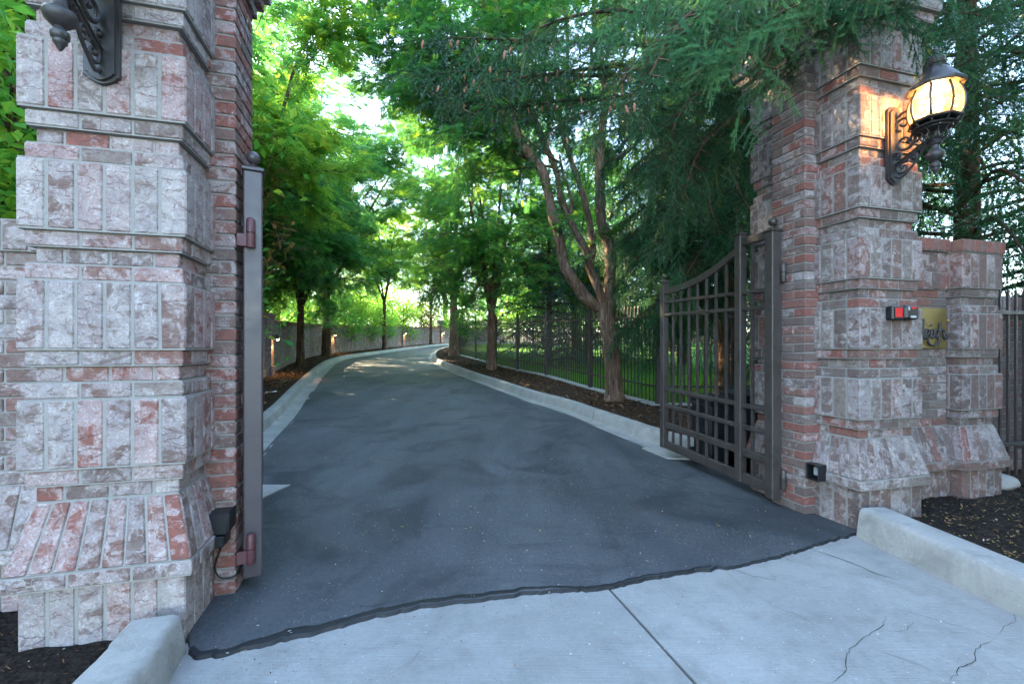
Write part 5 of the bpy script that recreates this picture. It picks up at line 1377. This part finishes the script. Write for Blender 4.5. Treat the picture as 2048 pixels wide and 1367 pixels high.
for k in range(46):   # the rest of the crown, all the way round
    z = r.uniform(2.2, 12.5); a = r.uniform(-.6, 2.6); L = (13.8 - z) * .30 * r.uniform(.8, 1.1)
    e = np.array([math.cos(a) * L, math.sin(a) * L, 0]); s.bough([(0, 0, z), e * .4 + np.array([0, 0, z + .1]), e + np.array([0, 0, z - .35 * L])], .045, .7, .16, 1.25, .6)
for k in range(44):   # short boughs on the near side, low down
    z = r.uniform(1.9, 5.2); a = r.uniform(2.4, 5.6); L = r.uniform(1.3, 2.5)
    e = np.array([math.cos(a) * L, math.sin(a) * L * .7, 0]); s.bough([(0, 0, z), e * .45 + np.array([0, 0, z + .1]), e + np.array([0, 0, z - .3 * L])], .03, .7, .075, 1.0, .6)
for k in range(26):   # bare dead twigs low on the trunk
    z = r.uniform(.3, 2.6); a = r.uniform(0, 6.28); p = [(0, 0, z)]
    for i in range(5): p.append(np.array(p[-1]) + np.array([math.cos(a) * .2, math.sin(a) * .2, -.07]) + r.normal(0, .06, 3))
    tube(s.wood, cr(p, .08), .006, 4)
lv = s.needles(SP)
finish(s, lv, 'norway_spruce_tree', (nx, ny, nz), 0, 'drooping spruce behind the railing and the curved gate leaf', 'tree', None, 'needle', 'bark2')
lv = sA.needles(SP, (.46, .26), ST)
root = finish(sA, lv, 'norway_spruce_tree', (ax_, ay_, az_), 0, 'spruce overhanging the drive and the right pillar, hung with reddish cones', 'tree', None, 'needle', 'bark2')
sA.stem.build('twigs', M['twig'], root)
s = sA; nx, ny, nz = ax_, ay_, az_
cm = None; P_ = np.array(s.pos); W_ = P_ + np.array([nx, ny, nz]); PX = 1024 + F * W_[:, 0] / W_[:, 1]; PY = HY - F * (W_[:, 2] - CZ) / W_[:, 1]
cand = np.where((PX > 830) & (PX < 1300) & (PY > 40) & (PY < 330))[0]; r.shuffle(cand)
for i in cand[:95]:
    if cm is None: o = spruce_cone_mesh().build('cone', M['cone'], root, 60); cm = o
    else: o = cm.copy(); COL.objects.link(o); o.parent = root
    o.location = P_[i] + np.array([0, 0, -.02]); o.rotation_euler = (r.normal(0, .2), r.normal(0, .2), r.uniform(0, 6)); o.scale = (.62, .62, .62 * r.uniform(.8, 1.2))
# close bough in front, fresh green, finely needled
s2 = Spruce(43)
for pts, hang in (([(1660, -260, 3.5), (1620, -60, 3.2), (1580, 10, 3.0), (1510, 60, 2.9), (1430, 110, 2.85)], .34), ([(1640, -240, 3.5), (1600, -40, 3.1), (1560, 60, 2.95), (1520, 150, 2.9)], .36), ([(1620, -160, 3.2), (1520, -40, 3.0), (1420, 10, 2.95), (1360, 70, 2.9)], .24),
                  ([(1560, -120, 3.6), (1420, -40, 3.5), (1300, 0, 3.4), (1210, 60, 3.3)], .2)):
    s2.bough([A3(*q) for q in pts], .012, hang, .07, .85, .40, 4, .22)
lv2 = s2.needles(SP_N, (.72, .16), ST_N); s2.stem.build('fresh_twigs', M['twig'], root); s2.wood.build('bough', M['twig'], root, 60); lv2.build('bough_needles', M['fresh'], root)

def conifer(seed, h, rad, r0=.16, z0=.5, nb=80, hang=.35, proto=SP_F, sc=1.5, hue=(.45, .2), dens=.2, skirt=.25):
    s = Spruce(seed); r = s.r; tr = cr([(0, 0, -.1), (0, 0, h * .4), (0, 0, h)], .3); tube(s.wood, tr, np.linspace(r0, .02, len(tr)), 12)
    for k in range(nb):
        u = k / nb; z = z0 + (h - z0 - .3) * u; a = k * 2.4 + r.uniform(-.4, .4); L = rad * (1 - .92 * u) * r.uniform(.78, 1.1) + .15
        e = np.array([math.cos(a) * L, math.sin(a) * L, 0])
        s.bough([(0, 0, z), e * .45 + np.array([0, 0, z + .05 * L]), e + np.array([0, 0, z - skirt * L])], .03 + .01 * (1 - u), hang, dens * sc / 1.2, sc, .42, 2, .12)
    return s, s.needles(proto, hue)
s, lv = conifer(51, 7.5, 2.3, .14, .15, 64, .25, SP_F, 1.35, (.5, .2), .26, .18)
BS = finish(s, lv, 'blue_spruce_tree', gz(1.35, 16.6, .2), 0, 'blue spruce with low skirts behind the middle of the railing', 'tree', None, 'blue', 'bark2')
dup(BS, gz(3.6, 21.5, .2), 2.0, 1.4, 'blue spruce deeper in the lawn behind the big locust')
s, lv = conifer(52, 13, 3.9, .22, 1.0, 135, .55, SP_F, 1.7, (.4, .2), .27, .30)
SB = finish(s, lv, 'spruce_tree', (7.4, 7.4, .2), 0, 'dark spruce behind the lit lantern and the low pier', 'tree', None, 'needle', 'bark2')
dup(SB, gz(8.6, 12.5, .2), 1.1, .95, 'spruce seen between the gate pillar and the drooping boughs', 'blue')
dup(SB, gz(6.2, 16.5, .2), 3.6, .9, 'spruce standing behind the gate pillar over the lawn')
s3 = Spruce(53)     # a long bare bough reaching in from the right, above the lantern
for pts, hang in (([(2500, 40, 6.2), (2250, 50, 5.9), (2040, 10, 5.6), (1900, 40, 5.3), (1840, 60, 5.2)], .3), ([(2450, 160, 6.4), (2150, 120, 6.0), (1990, 105, 5.7), (1880, 150, 5.5)], .35), ([(2400, 180, 6.3), (2120, 160, 6.1), (1960, 175, 5.9), (1870, 200, 5.8)], .3), ([(2380, 280, 6.3), (2120, 280, 6.2), (1990, 260, 6.1), (1900, 275, 6.0)], .3)):
    s3.bough([P(*q) - np.array([7.4, 7.4, .2]) for q in pts], .05, hang, .14, .95, .35, 3, .3)
lv3 = s3.needles(SP, (.35, .2)); s3.wood.build('bough', M['bark2'], SB, 60); lv3.build('bough_needles', M['needle'], SB)

# ------------------------------------------------------------------ broadleaf masses beyond, each tree by itself
def broadleaf(seed, h, rad, z0, r0=.16, ncl=46, per=150, L=.14, hue=(.5, .22), flat=.75):
    t = Tree(seed); r = t.r; tr = cr([(0, 0, -.1), (r.normal(0, .1), r.normal(0, .1), h * .4), (0, 0, h * .85)], .3); tube(t.wood, tr, np.linspace(r0, .03, len(tr)), 10)
    mb = MB(); pr = leaf_proto(L, L * .6)
    for k in range(ncl):
        u = r.uniform(0, 1); z = z0 + (h - z0) * u; R_ = rad * math.sqrt(max(.05, 1 - (2 * u - .95) ** 2)) * r.uniform(.35, 1.0); a = r.uniform(0, 6.28)
        c = np.array([R_ * math.cos(a), R_ * math.sin(a), z]); tz = max(.4, z - R_ * .7)
        tube(t.wood, wiggle((0, 0, min(tz, h * .8)), c, 7, .05, r), np.linspace(.04, .006, 7), 5, caps=False)
        n = int(per * r.uniform(.6, 1.3)); sg = rad * r.uniform(.14, .26); p = c + r.normal(0, 1, (n, 3)) * np.array([sg, sg, sg * flat])
        ax = r.normal(0, 1, (n, 3)); ax[:, 2] = ax[:, 2] * .5 - .3
        at = np.stack([np.clip(r.normal(hue[0], hue[1], n) + r.normal(0, .12), 0, 1)] * 3, 1)
        place(mb, pr, p, ax, r.uniform(-1, 1, n), r.uniform(.7, 1.3, n), at)
    return t, mb
GB = 'trees beyond the bend'
t, lv = broadleaf(61, 11, 4.2, 1.5, .22, 60, 190, .20, (.55, .22)); BA = finish(t, lv, 'broadleaf_tree', gz(-13, 44), 0, 'round leafy tree behind the wall past the shrubs', 'tree', GB, 'bright', 'bark2')
t, lv = broadleaf(62, 14, 4.8, 1.0, .25, 70, 190, .22, (.5, .22)); BBt = finish(t, lv, 'broadleaf_tree', gz(-9, 62), 0, 'tall tree closing the view over the bend', 'tree', GB, 'bright', 'bark2', 1.5)
for i, (x, y, rz, sc, src, mat, lab) in enumerate([
    (-17, 36, 1, 1.0, BA, None, 'leafy tree behind the wall left of the dark urn'), (-16, 54, 2, 1.1, BBt, None, 'pale tree far behind the wall, under the sky gap'), (-3, 68, 3, 1.15, BBt, None, 'tree at the far bend behind the pale urn'),
    (-22, 62, .4, 1.2, BBt, None, 'far tree on the rise left of the bend'), (3.5, 52, 1.4, 1.0, BBt, None, 'tree past the end of the railing on the rise'), (0.5, 40, 2.2, 1.0, BA, 'locust', 'leafy tree behind the far railing'), (4.5, 31, 3.0, 1.0, BA, 'locust', 'leafy tree across the lawn behind the blue spruce'),
    (9.5, 27, .7, 1.1, BA, 'locust', 'tree across the lawn behind the gate leaf'), (14, 22, 1.9, 1.1, BA, 'locust', 'tree at the far side of the lawn near the pillar'), (10, 40, 2.7, 1.1, BBt, 'locust', 'tall tree at the back of the lawn'), (20, 30, 1.7, 1.1, BBt, 'locust', 'far tree behind the right-hand spruces'), (-27, 44, 1.7, 1.1, BBt, None, 'far tree high behind the wall')]):
    dup(src, gz(x, y, 0), rz, sc, lab, mat)
# shrubs leaning over the wall, plum tree
GSH = 'shrubs over the wall'
t, lv = broadleaf(71, 3.3, 1.5, .8, .05, 40, 120, .10, (.45, .2)); SA = finish(t, lv, 'shrub', gz(-10.2, 27.6, 0), 0, 'green shrub spilling over the wall right of the dark urn', 'shrub', GSH, 'bright', 'bark2')
for x, y, rz, sc, lab in ((-10.0, 30.2, 1, 1.0, 'green shrub over the middle of the wall'), (-9.6, 33.3, 2, .95, 'green shrub over the wall before the purple plum'), (-9.0, 37.5, 5, 1.1, 'green shrub on the wall left of the far sconce'), (-12.6, 26.5, 2.4, 1.35, 'tall shrub behind the wide dark urn'), (-10.5, 40, 1.4, 1.3, 'shrub behind the wall near the far sconce'), (-8.4, 47.5, 2.4, 1.4, 'shrub by the wall past the pale urn'), (-5.5, 50, 4.4, 1.7, 'shrub closing the bend past the pale urn'), (-1.5, 42, 4.9, 1.7, 'shrub beyond the far end of the railing'), (1.5, 33, 3.9, 1.7, 'shrub across the lawn behind the far railing'), (4.5, 26, 5.9, 1.6, 'shrub across the lawn left of the gate leaf'), (8, 22, 2.9, 1.7, 'shrub across the lawn behind the gate leaf'), (-13, 31, .4, 1.5, 'tall shrub deep behind the middle of the wall'), (-12, 36, 3.4, 1.5, 'tall shrub behind the purple plum'), (-11.6, 22.6, 3, 1.05, 'shrub above the wall left of the dark urn'), (-10.6, 19.2, 4, 1.0, 'shrub above the wall behind the nearest trunks')):
    dup(SA, gz(x, y, 0), rz, sc, lab)
t, lv = broadleaf(72, 5.2, 1.9, 1.4, .07, 36, 120, .12, (.5, .3)); finish(t, lv, 'plum_tree', gz(-8.6, 43.5, 0), 0, 'purple-leaved plum behind the wall by the pale urn', 'tree', None, 'plum', 'bark2')
# trees left of the gateway, behind the garden wall: added, mostly unseen, to keep the low sun off the entrance
GLW = 'added sun-blocking trees behind the garden wall'
t, lv = broadleaf(81, 8.5, 2.7, .8, .2, 95, 330, .15, (.42, .22)); WA = finish(t, lv, 'broadleaf_tree', (-7.0, 6.4, 0), 0, 'bushy green tree added as sun block behind the garden wall, hidden by the pale pillar', 'tree', GLW, 'bright', 'bark2')
dup(SB, (-11.5, 9.5, 0), 2.2, 1.05, 'added sun-blocking spruce deep behind the garden wall')
dup(SB, (7.7, 1.0, 0), 5.0, .95, 'unseen spruce added beside the street to shade the lantern pillar')  # this and the next two: added out of view to dim the right pillar
dup(SB, (6.2, -4.2, 0), 2.0, 1.0, 'unseen spruce added across the street to dim the lantern pillar')
dup(SB, (10.5, -1.5, 0), 4.0, 1.1, 'unseen spruce added farther along the street to cut skylight')
for x, y, rz, sc, lab in ((-9.0, 1.6, 1, 1.05, 'unseen bushy tree added farther along the garden wall'), (-10.2, 9.6, 2, 1.3, 'tall bushy tree added as sun block, set back from the garden wall'), (-9.0, -3.2, 3, 1.1, 'unseen bushy tree added at the street end of the garden wall'), (-13.5, 2.0, 4, 1.3, 'unseen tall tree added deep in the garden left of the gate'), (-11.2, 15.6, 1.7, 1.2, 'bushy tree added behind the drive wall to keep sun off the drive'), (-14.5, 9.0, 5, 1.3, 'unseen tall tree added in the garden beyond the wall bend'), (-12.5, -5.5, .5, 1.2, 'unseen street tree added far left of the gate')):
    dup(WA, (x, y, 0), rz, sc, lab)
# ------------------------------------------------------------------ light, sky, camera
SUN_EL, SUN_AZ = R(31), R(-57)      # azimuth measured from +Y (the view) towards +X
sd = np.array([math.sin(SUN_AZ) * math.cos(SUN_EL), math.cos(SUN_AZ) * math.cos(SUN_EL), math.sin(SUN_EL)])
ld = bpy.data.lights.new('sun', 'SUN'); ld.energy = 5.0; ld.angle = R(.5); ld.color = (1, .80, .52)
so = bpy.data.objects.new('sun', ld); COL.objects.link(so)
from mathutils import Vector
so.rotation_euler = Vector(-sd).to_track_quat('-Z', 'Y').to_euler()
w = bpy.data.worlds.new('World'); SC.world = w; w.use_nodes = True
nt = w.node_tree; bg = nt.nodes['Background']; sky = nt.nodes.new('ShaderNodeTexSky'); sky.sky_type = 'NISHITA'; sky.sun_disc = False
sky.sun_elevation = SUN_EL; sky.sun_rotation = SUN_AZ % (2 * math.pi); sky.air_density = 1.0; sky.dust_density = .8; sky.ozone_density = .4
nt.links.new(sky.outputs[0], bg.inputs[0]); bg.inputs[1].default_value = .15
cam = bpy.data.cameras.new('camera'); cam.sensor_width = 36; cam.lens = 36 * F / 2048; cam.shift_y = (HY - 683.5) / 2048; cam.clip_start = .05; cam.clip_end = 2000
co = bpy.data.objects.new('camera', cam); COL.objects.link(co); co.location = (0, 0, CZ); co.rotation_euler = (R(90), 0, 0); SC.camera = co
SC.view_settings.view_transform = 'Standard'; SC.view_settings.look = 'None'; SC.view_settings.gamma = 1; SC.view_settings.exposure = EXPO
SC.cycles.use_denoising = True
SC.cycles.max_bounces = 10; SC.cycles.diffuse_bounces = 7; SC.cycles.glossy_bounces = 3; SC.cycles.transmission_bounces = 4; SC.cycles.transparent_max_bounces = 8
SC.cycles.sample_clamp_indirect = 6; SC.cycles.caustics_reflective = False; SC.cycles.caustics_refractive = False
